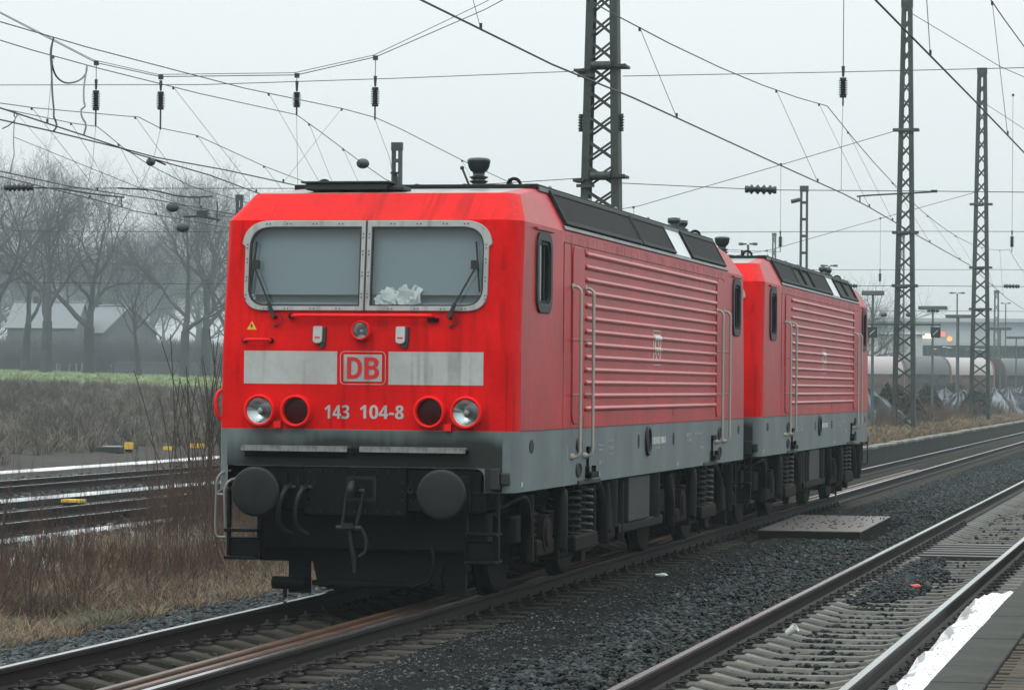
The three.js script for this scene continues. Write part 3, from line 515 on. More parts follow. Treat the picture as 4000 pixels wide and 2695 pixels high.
{ // left tracks
  const m4 = [[-8.4, 6.97, 2], [-8.4, 6.91, -12.6], [-8.4, 6.93, -16], [-8.4, 7.06, -23.8], [-8.4, 7.26, -30], [-8.4, 7.30, ZS], [-8.4, 7.24, -34.5], [-8.4, 6.96, -40.8], [-8.4, 6.72, -48], [-8.4, 6.5, -60], [-8.4, 6.7, -78], [-8.4, 7.3, -94]];
  const m3 = [[-10.02, 7.2, -4], [-10.02, 7.12, -18], [-10.02, 7.14, -21], [-10.02, 7.22, -26.4], [-10.02, 7.34, -31.3], [-10.02, 7.37, ZS], [-10.02, 7.19, -34.1], [-10.02, 6.76, -37.6], [-10.02, 6.55, -39.5], [-10.0, 6.2, -48], [-10, 6.1, -60], [-10, 7.3, -94]];
  const cA = [[-6.5, 5.5, -1], [-7.36, 5.5, -10], [-7.82, 5.5, -14.3], [-8.07, 5.5, -16.5], [-8.25, 5.5, -17.6], [-8.63, 5.5, -22.6], [-9.25, 5.5, -27.3], [-9.9, 5.5, -34], [-10.0, 5.5, -60], [-9.8, 5.5, -94]];
  const cB = [[-8.03, 5.5, -2], [-8.03, 5.5, -11.7], [-8.02, 5.5, -13.6], [-8.11, 5.5, -16.9], [-8.2, 5.5, -18.6], [-7.98, 5.5, -21.4], [-7.93, 5.5, -25.5], [-7.9, 5.5, -34], [-8.3, 5.5, -60], [-8.2, 5.5, -94]];
  line('topmost overhead wires over the left tracks running behind the front locomotive', m4, cB, [[m4[4], interp(cB, -24.6)], ...[-25.2, -40, -48].map(z => [interp(m4, z), interp(cB, z - 2)])]);
  line('second overhead wires over the left tracks with a dark oval weight', m3, cA, [[interp(m3, -18.9), interp(cA, -12.3)], ...[-24.8, -33.4, -36].map(z => [interp(m3, z), interp(cA, z - 2.5)])]);
  const m2 = [[-12.87, 6.8, -12], [-12.87, 6.86, -23.9], [-12.87, 6.92, -25.5], [-12.87, 7.19, -30.4], [-12.87, 7.24, -31.2], [-12.87, 7.13, ZS], [-12.87, 7.17, -34.9], [-12.87, 6.87, -39.7], [-12.87, 6.7, -43.7], [-12.87, 6.3, -60], [-12.87, 7.2, -94]];
  const m1 = [[-14.2, 7.2, -12], [-14.2, 7.08, -27.3], [-14.2, 7.12, -31.1], [-14.2, 7.17, ZS], [-14.2, 7.1, -32.9], [-14.2, 6.88, -34], [-14.2, 6.63, -35.7], [-14.2, 6.35, -38.6], [-14.2, 6.1, -48], [-14.2, 6.1, -60], [-14.2, 7.2, -94]];
  const cC = [[-11.87, 5.5, -10], [-11.87, 5.5, -21.4], [-12.12, 5.5, -25.4], [-11.88, 5.5, -29.2], [-11.9, 5.5, -34.5], [-12.5, 5.5, -60], [-12.5, 5.5, -94]];
  const cD = [[-11.2, 5.5, -10], [-12.38, 5.5, -22.8], [-13.02, 5.5, -29.1], [-13.62, 5.5, -33.3], [-14.0, 5.5, -60], [-14, 5.5, -94]];
  line('third overhead wires over the left tracks, kinked below their insulator', m2, cC, [-25.4, -31.0, -34.9, -39.7].map(z => [interp(m2, z), interp(cC, z - 1.2)]));
  line('lowest overhead wires at the left edge passing in front of the bare trees', m1, cD, [-28, -31, -33.8].map(z => [interp(m1, z), interp(cD, z - 0.8)]));
  const t = thing('jumper_cable', 'drooping black jumper cables looped between the left overhead wires', 'cable');
  const cab = (pts, r = 0.014) => new MB().tube(pts.map(p => V(...p)), r, 6, 28).build('cable_loop', M.wire, t);
    cab([[-8.4, 6.91, -14.6], [-8.58, 6.81, -15.0], [-8.8, 6.68, -15.6], [-9.04, 6.57, -16.4], [-9.28, 6.56, -17.4], [-9.52, 6.67, -18.5], [-9.75, 6.84, -19.5], [-9.94, 7.02, -20.2], [-10.01, 7.13, -20.4]]);
  cab([[-8.4, 6.91, -14.6], [-8.4, 6.73, -14.5], [-8.31, 6.42, -14.3], [-8.18, 6.06, -14.0], [-8.08, 5.81, -13.8], [-8.04, 5.7, -13.7], [-8.0, 5.62, -13.7], [-7.99, 5.55, -13.65], [-8.01, 5.5, -13.6]]);
  cab([[-10.01, 7.13, -20.4], [-9.7, 6.9, -19.5], [-9.18, 6.52, -18.0], [-8.81, 6.23, -17.0], [-8.61, 6.11, -16.5], [-8.48, 6.02, -16.0], [-8.3, 5.9, -15.5], [-8.09, 5.79, -15.0], [-7.9, 5.68, -14.6], [-7.83, 5.57, -14.4], [-7.82, 5.5, -14.3]]);
  cab([[-14.2, 7.08, -28.0], [-14.15, 7.05, -28.0], [-14.0, 6.9, -27.5], [-13.44, 6.53, -26.0], [-12.85, 6.14, -24.5], [-12.45, 5.94, -23.5], [-12.1, 5.69, -22.5], [-11.86, 5.5, -21.8]], 0.011);
  cab([[-14.2, 7.08, -28.0], [-14.22, 7.02, -28.0], [-14.19, 6.95, -28.0], [-14.31, 6.83, -28.0], [-14.45, 6.76, -28.0]], 0.011);
  const w = thing('balance_weight', 'dark oval weight on the wire just above the front locomotive roof', 'weight', [-10.02, 6.76, -37.6]); new MB().add(new THREE.SphereGeometry(0.13, 14, 10).scale(1.1, 0.85, 1)).build('weight_body', M.oval, w); new MB().cyl(V(0, 0, 0.4), V(0, 0, -0.4), 0.02, 0.02, 6).build('weight_rod', M.wire, w);
  const w2 = thing('balance_weight', 'dark round weight where two left wires cross in front of the trees', 'weight', [-8.33, 5.44, -18.7]); new MB().add(new THREE.SphereGeometry(0.068, 14, 10).scale(1.1, 0.95, 1)).build('weight_body', M.oval, w2); new MB().tube([V(0.0, 0.06, 0.1), V(-0.05, 0.05, -0.4), V(-0.1, 0.03, -1.0)], 0.015, 6, 8).build('weight_rod', M.wire, w2);
}
{ // bar with two signs on mast B
  const t = thing('signal_sign', 'horizontal bar on the lattice mast with two hanging dark square signs', 'sign', [bearing(3533, -93.6), 4.5, -93.6]);
  new MB().bb(-1.42, 1.40, -0.03, 0.03, -0.03, 0.03).build('crossbar', M.mast, t);
  for (const x of [-1.22, 1.20]) { const s = new MB().rb(x - 0.19, x + 0.19, -0.50, -0.10, -0.03, 0.03, 0.01).bb(x - 0.18, x - 0.16, -0.12, 0, -0.01, 0.01).bb(x + 0.16, x + 0.18, -0.12, 0, -0.01, 0.01).build('sign_board', std([0.012, 0.018, 0.02], 0.6), t); new MB().box(x, -0.30, 0.034, 0.25, 0.035, 0.006, 0, 0, 0.75).build('white_stroke', M.white, s); }
}
{ // platform lamps
  const mk = (name, label, x, z, h, w, twin) => {
    const t = thing(name, label, 'lamp', [x, 0.3, z], twin ? 'twin-armed yard lamps' : 'flat T-shaped platform lamps');
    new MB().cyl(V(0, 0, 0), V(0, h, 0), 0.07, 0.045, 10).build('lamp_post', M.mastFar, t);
    if (twin) for (const s of [-1, 1]) new MB().rb(s * 0.05, s * w / 2, h, h + 0.06, -0.08, 0.08, 0.02).rb(s * w * 0.25, s * w / 2, h - 0.02, h + 0.08, -0.12, 0.12, 0.03).build('lamp_head', M.mastFar, t);
    else new MB().rb(-w / 2, w / 2, h - 0.02, h + 0.16, -0.14, 0.14, 0.03).build('lamp_head', M.mastFar, t);
  };
  mk('platform_lamp', 'T-shaped lamp half hidden behind the end of the second locomotive', bearing(3410, -94), -94, 5.35, 0.85); mk('platform_lamp', 'T-shaped lamp nearest right of the sign-carrying mast', bearing(3645, -120), -120, 5.45, 1.35); mk('platform_lamp', 'T-shaped lamp between the two right lattice masts', bearing(3746, -137), -137, 5.45, 1.35); mk('platform_lamp', 'T-shaped lamp close to the right of the rightmost mast', bearing(3909, -172), -172, 5.5, 1.4); mk('platform_lamp', 'faintest T-shaped lamp at the right edge', bearing(3972, -200), -200, 5.4, 1.4);
  mk('yard_lamp', 'twin-armed lamp peeking over the gap between the locomotives', bearing(2920, -90), -90, 7.1, 0.7, 1); mk('yard_lamp', 'twin-armed lamp peeking over the second locomotive roof', bearing(3238, -120), -120, 7.45, 0.8, 1); mk('yard_lamp', 'twin-armed lamp between the right lattice masts', bearing(3740, -170), -170, 7.7, 0.95, 1); mk('yard_lamp', 'twin-armed lamp right of the rightmost mast', bearing(3930, -230), -230, 8.7, 0.8, 1);
}
// ---------------------------------------------------------------- the two electric locomotives
const font = await new FontLoader().loadAsync('fonts/droid/droid_sans_bold.typeface.json');
function textGeo(str, h, w, depth = 0.003) { // block of text scaled to h x w metres, centred, facing +z
  const g = new TextGeometry(str, { font, size: 1, depth: 0.01, curveSegments: 5 }); g.computeBoundingBox(); const b = g.boundingBox;
  g.translate(-(b.min.x + b.max.x) / 2, -(b.min.y + b.max.y) / 2, 0); g.scale(w / (b.max.x - b.min.x), h / (b.max.y - b.min.y), depth / 0.01); return g;
}
const ZM = -8.02; // middle of locomotive
const LEV = { // y: [zFront, xFront, zCorner, wSide]
  a: [1.05, -0.50, 1.38, -0.66, 1.43], b: [1.615, -0.50, 1.38, -0.66, 1.43], c: [2.36, -0.50, 1.365, -0.68, 1.43],
  d: [3.565, -0.62, 1.33, -0.82, 1.43], e: [3.84, -1.04, 1.225, -1.27, 1.282], f: [3.965, -2.36, 1.15, -2.45, 1.215],
};
function outline([y, zf, xf, zc, w], r0 = 0.07) {
  const P = [[xf, zf], [w, zc], [w, 2 * ZM - zc], [xf, 2 * ZM - zf], [-xf, 2 * ZM - zf], [-w, 2 * ZM - zc], [-w, zc], [-xf, zf]];
  const out = [];
  P.forEach((p, i) => {
    const a = P[(i + 7) % 8], b = P[(i + 1) % 8], la = Math.hypot(a[0] - p[0], a[1] - p[1]), lb = Math.hypot(b[0] - p[0], b[1] - p[1]), r = Math.min(r0, la * 0.45, lb * 0.45);
    const A = [p[0] + (a[0] - p[0]) * r / la, p[1] + (a[1] - p[1]) * r / la], B = [p[0] + (b[0] - p[0]) * r / lb, p[1] + (b[1] - p[1]) * r / lb];
    for (let k = 0; k < 4; k++) { const t = k / 3, u = 1 - t; out.push([u * u * A[0] + 2 * u * t * p[0] + t * t * B[0], y, u * u * A[1] + 2 * u * t * p[1] + t * t * B[1]]); }
  });
  return out; // 32 points; flat runs: 7-8 right side, 15-16 rear, 23-24 left, 31-0 front (between corner groups)
}
function loft(levels, skip = () => false, crease = 0.45) {
  const O = levels.map(l => outline(l)), pos = [];
  for (let k = 0; k + 1 < O.length; k++) for (let i = 0; i < 32; i++) {
    if (skip(k, i)) continue; const j = (i + 1) % 32, [a, b, c, d] = [O[k][i], O[k][j], O[k + 1][j], O[k + 1][i]];
    pos.push(...a, ...b, ...c, ...a, ...c, ...d);
  }
  const g = new THREE.BufferGeometry(); g.setAttribute('position', new THREE.Float32BufferAttribute(pos, 3)); g.computeVertexNormals(); return toCreasedNormals(g, crease);
}
function cap(l) { const o = outline(l), pos = []; for (let i = 1; i < 31; i++) pos.push(...o[0], ...o[i], ...o[i + 1]); const g = new THREE.BufferGeometry(); g.setAttribute('position', new THREE.Float32BufferAttribute(pos, 3)); g.computeVertexNormals(); return g; }
// frames of reference
const FA = Math.atan2(0.12, 1.205); // lean of the upper front
const mFront = (x, y, out = 0) => new THREE.Matrix4().makeTranslation(x, y, -0.50 - (y - 2.36) * 0.12 / 1.205 + out).multiply(new THREE.Matrix4().makeRotationX(-FA));
const mLow = (x, y, out = 0) => new THREE.Matrix4().makeTranslation(x, y, -0.50 + out);
const mSide = (y, z, out = 0) => new THREE.Matrix4().makeTranslation(1.43 + out, y, z).multiply(new THREE.Matrix4().makeRotationY(Math.PI / 2)); // local +x -> -z
const rearM = new THREE.Matrix4().makeTranslation(0, 0, 2 * ZM).multiply(new THREE.Matrix4().makeRotationY(Math.PI)); // turns front things to the rear end
const SV = V(-0.215, 0.40, 0).normalize(), SN = V(0.40, 0.215, 0).normalize();
const mSlope = (out = 0) => new THREE.Matrix4().makeBasis(V(0, 0, -1), SV, SN).setPosition(1.43 + SN.x * out, 3.565 + SN.y * out, 0); // local (u = -z, v up the slope, n)

function makeLoco(label, opt) {
  const t = thing('electric_locomotive', label, 'locomotive', [0, 0, opt.z + ZM], 'red electric locomotives coupled in line');
  const put = o => { o.position.z = -ZM; return o; };
  const P = (b, name, mat, par) => { const m = b.build(name, mat, par || t); if (!par) put(m); return m; };
  const R = rng(opt.seed);
  // --- grey lower body with the buffer beam cut-out at each end
  {
    const b = new MB().add(loft([LEV.a, LEV.b], (k, i) => i === 31 || i === 15));
    for (const m of [null, rearM]) {
      const s = new THREE.Shape(); s.moveTo(-1.32, 1.615); s.lineTo(-1.32, 1.29); s.lineTo(-1.25, 1.27); s.lineTo(1.05, 1.27); s.quadraticCurveTo(1.15, 1.27, 1.15, 1.17); s.lineTo(1.15, 1.05); s.lineTo(1.32, 1.05); s.lineTo(1.32, 1.615);
      const g = clean(new THREE.ExtrudeGeometry(s, { depth: 0.03, bevelEnabled: false, curveSegments: 5 })); g.translate(0, 0, -0.53); if (m) g.applyMatrix4(m); b.add(g);
    }
    b.add(cap(LEV.a));
    P(b, 'grey_skirt', M.grey);
    // soot and brake dust on the grey front, thicker around the buffers and below the step board
    for (const [mi, m] of [null, rearM].entries()) {
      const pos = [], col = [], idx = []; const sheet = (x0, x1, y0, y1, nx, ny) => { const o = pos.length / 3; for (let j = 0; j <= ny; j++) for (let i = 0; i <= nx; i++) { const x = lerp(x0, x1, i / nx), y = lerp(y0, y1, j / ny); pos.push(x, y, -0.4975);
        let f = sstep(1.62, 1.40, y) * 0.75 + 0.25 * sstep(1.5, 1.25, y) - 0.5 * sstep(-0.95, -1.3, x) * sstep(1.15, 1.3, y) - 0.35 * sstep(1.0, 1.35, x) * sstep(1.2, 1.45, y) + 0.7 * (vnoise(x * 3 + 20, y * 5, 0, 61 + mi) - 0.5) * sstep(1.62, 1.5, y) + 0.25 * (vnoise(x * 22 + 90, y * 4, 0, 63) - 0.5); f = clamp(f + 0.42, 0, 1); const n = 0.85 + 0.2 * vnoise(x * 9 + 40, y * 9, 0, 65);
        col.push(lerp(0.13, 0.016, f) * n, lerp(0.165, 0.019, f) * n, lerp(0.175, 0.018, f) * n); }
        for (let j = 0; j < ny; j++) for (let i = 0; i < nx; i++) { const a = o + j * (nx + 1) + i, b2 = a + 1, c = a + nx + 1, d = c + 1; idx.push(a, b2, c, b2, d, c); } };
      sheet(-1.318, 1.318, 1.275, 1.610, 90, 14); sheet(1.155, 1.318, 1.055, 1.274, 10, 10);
      const g = new THREE.BufferGeometry(); g.setAttribute('position', new THREE.Float32BufferAttribute(pos, 3)); g.setAttribute('color', new THREE.Float32BufferAttribute(col, 3)); g.setIndex(idx); g.computeVertexNormals(); boxUV(g); if (m) g.applyMatrix4(m);
      put(mesh('soot_coating', g, M.soot ??= phy([1, 1, 1], 0.6, { vertexColors: true, specularIntensity: 0.5 }), t));
    }
  }
  // --- red body shell
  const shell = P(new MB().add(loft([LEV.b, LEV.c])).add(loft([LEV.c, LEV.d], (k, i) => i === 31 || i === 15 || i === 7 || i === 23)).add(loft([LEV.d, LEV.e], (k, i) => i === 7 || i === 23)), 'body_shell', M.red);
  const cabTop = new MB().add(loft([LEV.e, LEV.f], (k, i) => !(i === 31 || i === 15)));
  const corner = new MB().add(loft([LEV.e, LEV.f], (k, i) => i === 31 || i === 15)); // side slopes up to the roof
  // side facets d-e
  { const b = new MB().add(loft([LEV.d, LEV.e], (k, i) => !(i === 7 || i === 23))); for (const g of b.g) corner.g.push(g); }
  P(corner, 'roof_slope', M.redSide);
  P(cabTop, 'cab_roof', M.cabRoof ??= std([0.42, 0.44, 0.45], 0.3, { map: T.grime }));
  P(new MB().add(cap(LEV.f)).add(rings()), 'roof', M.roof);
  function rings() { const b = new MB(); for (const s of [-1, 1]) for (let i = 0; i < 6; i++) b.torus(V(s * 1.08, 4.0, -3.7 - i * 1.85 - (i % 2) * 0.3), 0.06, 0.016, 'x', 6, 14); return b.geo(); }
  // --- front walls with the windscreen opening (both ends)
  const X0 = 1.365 - 0.07, X1 = 1.33 - 0.07;
  const HV = Math.hypot(1.205, 0.12);
  const winOuter = () => { // rounded opening, in wall coordinates (x, v)
    return rrect(-1.155, 0.37, 1.131, 1.17, [0.17, 0.17, 0.22, 0.22], THREE.Path);
  };
  for (const [i, m] of [null, rearM].entries()) {
    const s = poly([[-X0, 0], [X0, 0], [X1, HV], [-X1, HV]]); s.holes.push(winOuter());
    const g = new THREE.ExtrudeGeometry(s, { depth: 0.03, bevelEnabled: false, curveSegments: 12 }); g.translate(0, 0, -0.03); g.applyMatrix4(mFront(0, 2.36)); if (m) g.applyMatrix4(m);
    P(new MB().add(g), 'cab_front', M.red);
  }
  // --- side walls with cab window openings
  const zA = -0.89, zB = 2 * ZM - zA; // z extent of the flat side wall
  const zLowA = -0.75;
  const winHole = z => rrect(-z - 0.305, 2.78, -z + 0.305, 3.45, 0.13, THREE.Path);
  for (const side of [1, -1]) {
    const s = poly([[-zLowA, 2.36], [-(2 * ZM - zLowA), 2.36], [-zB, 3.565], [-zA, 3.565]]);
    s.holes.push(winHole(-1.735), winHole(2 * ZM + 1.50));
    const g = clean(new THREE.ExtrudeGeometry(s, { depth: 0.03, bevelEnabled: false, curveSegments: 8 })); g.translate(0, 0, -0.03); g.applyMatrix4(mSide(0, 0));
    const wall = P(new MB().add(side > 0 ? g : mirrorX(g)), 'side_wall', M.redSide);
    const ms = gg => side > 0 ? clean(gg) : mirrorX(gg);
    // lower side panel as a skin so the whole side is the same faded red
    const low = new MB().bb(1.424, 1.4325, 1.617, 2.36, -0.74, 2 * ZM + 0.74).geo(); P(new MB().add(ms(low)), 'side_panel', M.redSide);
    // pressed ribs
    for (let k = 0; k < 13; k++) {
      const y = 3.383 - k * 0.1312, rg = new THREE.CylinderGeometry(0.029, 0.029, 8.82, 12, 1); rg.rotateX(Math.PI / 2); rg.scale(0.9, 1.0, 1); rg.translate(1.4325, y, -8.255);
      const b = new MB().add(ms(rg)); for (const ze of [-3.845, -12.665]) b.add(ms(new THREE.SphereGeometry(0.029, 10, 8).translate(1.4325, y, ze))); b.build('rib', M.rib, wall);
    }
    // seams, door outlines
    const seam = new MB(), dk = (y0, y1, z0, z1) => seam.add(ms(new MB().bb(1.4300, 1.4345, y0, y1, z0, z1).geo()));
    for (const z of [-2.72, -3.10, -3.79, -12.72, -13.36]) dk(1.62, z < -3.2 && z > -13 ? 3.43 : 3.45, z, z - 0.012);
    dk(3.448, 3.458, -2.72, -13.36); dk(1.612, 1.620, -0.74, 2 * ZM + 0.74); dk(1.70, 1.78, -9.36, -9.375); dk(1.70, 1.706, -9.36, -9.5); dk(1.775, 1.781, -9.36, -9.5);
    P(seam, 'panel_seam', std([0.10, 0.012, 0.014], 0.6));
    for (const z of [-3.45, -13.05]) { // door leaves, slightly proud
      const d = rrect(-z - 0.30, 1.66, -z + 0.30, 3.43, [0.12, 0.12, 0.12, 0.12]); const dg = new THREE.ExtrudeGeometry(d, { depth: 0.008, bevelEnabled: true, bevelSize: 0.006, bevelThickness: 0.005, bevelSegments: 1, curveSegments: 6 }); dg.applyMatrix4(mSide(0, 0, 0.001));
      P(new MB().add(ms(dg)), 'door', M.redSide);
    }
    { // pale runs where rain washed down from the roof slope
      const b = new MB(), RR = rng(opt.seed * 5 + side + 9); for (let i = 0; i < 110; i++) { const z = -2.75 - RR() * 10.9, l = 0.03 + RR() * RR() * 0.32, w = 0.006 + RR() * 0.016; b.add(ms(new MB().bb(1.430, 1.4312, 3.555 - l, 3.555 - RR() * 0.02, z, z - w).geo())); } P(b, 'paint_streak', M.streak ??= std([0.40, 0.11, 0.11], 0.6)).userData.kind = 'stuff';
    }
    // windows
    for (const z of [-1.735, 2 * ZM + 1.50]) {
      const f = rrect(-z - 0.345, 2.735, -z + 0.345, 3.49, 0.16); f.holes.push(rrect(-z - 0.275, 2.81, -z + 0.275, 3.42, 0.11, THREE.Path));
      const fg = new THREE.ExtrudeGeometry(f, { depth: 0.022, bevelEnabled: true, bevelSize: 0.006, bevelThickness: 0.006, bevelSegments: 1, curveSegments: 8 }); fg.applyMatrix4(mSide(0, 0, -0.006));
      const w = P(new MB().add(ms(fg)), 'side_window', M.rubber);
      const inn = rrect(-z - 0.275, 2.81, -z + 0.275, 3.42, 0.11); inn.holes.push(rrect(-z - 0.235, 2.85, -z + 0.235, 3.38, 0.08, THREE.Path));
      new MB().add(ms(clean(new THREE.ExtrudeGeometry(inn, { depth: 0.015, bevelEnabled: false, curveSegments: 6 })).applyMatrix4(mSide(0, 0, -0.012)))).add(ms(new MB().bb(1.405, 1.428, 2.83, 3.40, z - 0.02, z - 0.05).geo())).build('window_frame', M.louvreFrame, w);
      new MB().add(ms(clean(new THREE.ShapeGeometry(rrect(-z - 0.28, 2.80, -z + 0.28, 3.425, 0.11))).applyMatrix4(mSide(0, 0, -0.014)))).build('pane', M.glass, w);
      P(new MB().add(ms(new MB().bb(1.425, 1.462, 3.515, 3.535, z - 0.42, z + 0.42).geo())), 'rain_strip', M.redSide);
    }
    // grab rails beside the doors
    for (const z of [-3.17, -3.84, -12.77, -13.41]) {
      const b = new MB().tube([V(1.435, 3.03, z), V(1.475, 3.03, z), V(1.52, 2.99, z), V(1.52, 2.9, z), V(1.52, 1.5, z), V(1.52, 1.38, z), V(1.50, 1.335, z), V(1.435, 1.33, z)], 0.0165, 8, 40).cyl(V(1.43, 3.03, z), V(1.445, 3.03, z), 0.04, 0.04, 8).cyl(V(1.43, 1.33, z), V(1.465, 1.33, z), 0.035, 0.03, 8);
      for (const y of [2.5, 1.95]) b.cyl(V(1.43, y, z), V(1.52, y, z), 0.012, 0.012, 6);
      P(new MB().add(ms(b.geo())), 'grab_rail', M.rail_pale);
    }
    // roof slope louvres
    const LZ = opt.louvres;
    for (const [z0, z1, kind] of LZ) {
      const e = 0.02, v0 = 0.068, v1 = 0.445;
      if (kind === 'white') { P(new MB().add(ms(clean(new THREE.ExtrudeGeometry(poly([[-z0, v0], [-z1, v0], [-z1, v1], [-z0, v1]]), { depth: 0.012, bevelEnabled: false })).applyMatrix4(mSlope(0)))), 'white_roof_panel', M.roofWhite); continue; }
      const fr = poly([[-z0 + e, v0], [-z1 - e, v0], [-z1 - e, v1], [-z0 + e, v1]]); fr.holes.push(poly([[-z0 + e + 0.045, v0 + 0.04], [-z1 - e - 0.045, v0 + 0.04], [-z1 - e - 0.045, v1 - 0.035], [-z0 + e + 0.045, v1 - 0.035]]));
      const pn = P(new MB().add(ms(clean(new THREE.ExtrudeGeometry(fr, { depth: 0.036, bevelEnabled: true, bevelSize: 0.004, bevelThickness: 0.004, bevelSegments: 1 })).applyMatrix4(mSlope(0)))), 'louvre', M.louvreFrame);
      const b = new MB();
      if (kind === 'open') {
        b.add(ms(clean(new THREE.ExtrudeGeometry(poly([[-z0 + 0.06, v0 + 0.04], [-z1 - 0.06, v0 + 0.04], [-z1 - 0.06, v1 - 0.03], [-z0 + 0.06, v1 - 0.03]]), { depth: 0.004, bevelEnabled: false })).applyMatrix4(mSlope(0.002))));
        b.build('louvre_opening', M.black, pn);
      } else {
        b.add(ms(clean(new THREE.ExtrudeGeometry(poly([[-z0 + 0.06, v0 + 0.04], [-z1 - 0.06, v0 + 0.04], [-z1 - 0.06, v1 - 0.03], [-z0 + 0.06, v1 - 0.03]]), { depth: 0.028, bevelEnabled: false })).applyMatrix4(mSlope(0.002))));
        const nS = 0; for (let i = 1; i < nS; i++) { const u = -z0 + (z0 - z1) * i / nS; b.add(ms(clean(new THREE.BoxGeometry(0.012, 0.31, 0.008)).translate(u, 0.257, 0.034).applyMatrix4(mSlope(0)))); }
        b.build('louvre_mesh', M.louvre, pn);
      }
    }
    P(new MB().add(ms(clean(new THREE.ExtrudeGeometry(poly([[2.74, 0.012], [13.74, 0.012], [13.74, 0.052], [2.74, 0.052]]), { depth: 0.02, bevelEnabled: false })).applyMatrix4(mSlope(0)))).add(ms(new MB().bb(1.205, 1.245, 3.945, 3.985, -2.40, -13.68).geo())), 'gutter', M.gutter);
    P(new MB().add(ms(new MB().rb(1.10, 1.235, 3.955, 4.01, -2.36, -13.7, 0.01).geo())), 'roof_edge', M.louvreFrame);
    // holes and fittings on the grey skirt
    const ov = new MB(), oval = (z, y, rz, ry) => ov.add(ms(new THREE.CylinderGeometry(1, 1, 0.004, 18).rotateZ(Math.PI / 2).scale(1, ry, rz).translate(1.4325, y, z)));
    for (const [z, y, a, b] of [[-1.25, 1.465, 0.10, 0.065], [-7.04, 1.425, 0.055, 0.08], [-7.68, 1.42, 0.11, 0.11], [-9.43, 1.42, 0.06, 0.075], [-14.85, 1.465, 0.08, 0.06], [-3.55, 1.44, 0.13, 0.07], [-3.55, 1.19, 0.14, 0.07], [-13.05, 1.42, 0.12, 0.07], [-13.1, 1.19, 0.14, 0.07]]) oval(z, y, a, b);
    P(ov, 'skirt_opening', M.black);
    const hd = new MB().add(ms(new MB().torus(V(1.44, 1.42, -7.62), 0.15, 0.022, 'x', 6, 24).geo()));
    for (const z of [-3.55, -13.1]) for (const y of [1.44, 1.19]) hd.add(ms(new THREE.TorusGeometry(0.125, 0.012, 5, 18).rotateY(Math.PI / 2).scale(1, 0.56, 1).translate(1.434, y, z)));
    P(hd, 'opening_rim', M.ironPale);
    const st = new MB(); for (const z of [-4.12, -12.55]) { st.add(ms(new MB().bb(1.43, 1.46, 1.36, 1.42, z - 0.14, z + 0.14).bb(1.43, 1.455, 1.16, 1.42, z + 0.12, z + 0.14).bb(1.43, 1.50, 1.10, 1.16, z - 0.20, z + 0.20).bb(1.43, 1.47, 1.10, 1.22, z - 0.20, z - 0.16).bb(1.43, 1.47, 1.10, 1.22, z + 0.16, z + 0.20).geo())); } P(st, 'sole_bar_bracket', M.iron);
    // spring seat plates, coil springs
    for (const z of [-4.11, -12.37]) {
      P(new MB().add(ms(new MB().rb(1.02, 1.445, 1.035, 1.085, z - 0.60, z + 0.60, 0.01).geo())), 'spring_plate', M.ironPale);
      for (const dz of [-0.34, 0.30]) P(new MB().add(ms(new MB().coil(V(1.24, 0.53, z + dz), 0.50, 0.155, 0.026, 7, 6).geo())).add(ms(new MB().cyl(V(1.24, 0.5, z + dz), V(1.24, 1.04, z + dz), 0.10, 0.10, 10).geo())), 'bolster_spring', dz < 0 ? M.ironPale : M.iron);
      P(new MB().add(ms(new MB().rb(1.0, 1.42, 0.36, 0.53, z - 0.62, z + 0.62, 0.03).bb(1.30, 1.38, 0.25, 0.37, z - 0.1, z + 0.1).geo())), 'spring_seat', M.dust ??= phy([0.011, 0.008, 0.0065], 0.8, { map: T.rust, specularIntensity: 0.3 }));
    }
    // lettering
    if (side > 0) {
      const L = (str, h, w, y, z, mat = M.letter) => P(new MB().add(textGeo(str, h, w), mSide(y, z, 0.003)), 'lettering', mat);
      L('91 80 6143 104-8', 0.085, 1.02, 1.417, -8.33); L('D-DB', 0.04, 0.3, 1.34, -8.30, M.letterDim);
      L('Länge ü. P.', 0.03, 0.30, 1.42, -4.75, M.letterDim); L('16,64 m', 0.03, 0.26, 1.37, -4.75, M.letterDim); L('82 t', 0.04, 0.2, 1.24, -4.75, M.letterDim); L('P 81 t', 0.035, 0.28, 1.45, -5.35, M.letterDim); L('R 132 t', 0.035, 0.3, 1.38, -5.35, M.letterDim); L('G 63 t', 0.03, 0.26, 1.31, -5.38, M.letterDim);
      L('REV', 0.05, 0.38, 1.45, -10.55, M.letterDim); L('12.09', 0.04, 0.38, 1.39, -10.55, M.letterDim); L('Unt. Bw', 0.035, 0.6, 1.46, -11.25, M.letterDim); L('KBR', 0.04, 0.3, 1.28, -11.6, M.letterDim);
      P(new MB().add(new THREE.BoxGeometry(0.12, 0.045, 0.004), mSide(1.115, -9.75, 0.003)), 'label_plate', M.white);
      for (const z of [-4.1, -4.7, -12.1, -12.4]) P(new MB().add(new THREE.BoxGeometry(0.045, 0.045, 0.004), mSide(1.125, z, 0.003)), 'label_plate', M.white);
      P(new MB().add(new THREE.ExtrudeGeometry(poly([[0, 0], [0.07, 0], [0.10, 0.035], [0.02, 0.05]]), { depth: 0.003, bevelEnabled: false }), mSide(1.10, -0.78, 0.003)), 'label_plate', M.white);
      P(new MB().bb(1.43, 1.434, 1.30, 1.45, -2.95, -2.965), 'lettering', M.letterDim);
      // square emblem on the ribbed side: frame, two letters
      const em = P(new MB().add(frameLine(0.56, 0.40, 0.05, 0.008), mSide(2.485, -8.18, 0.0045)), 'emblem', M.letter);
      em.userData.label = 'white outlined square emblem with the letters DB on the ribbed side';
      new MB().add(new THREE.BoxGeometry(0.47, 0.31, 0.003), mSide(2.485, -8.18, 0.0045)).build('emblem_field', M.letter, em);
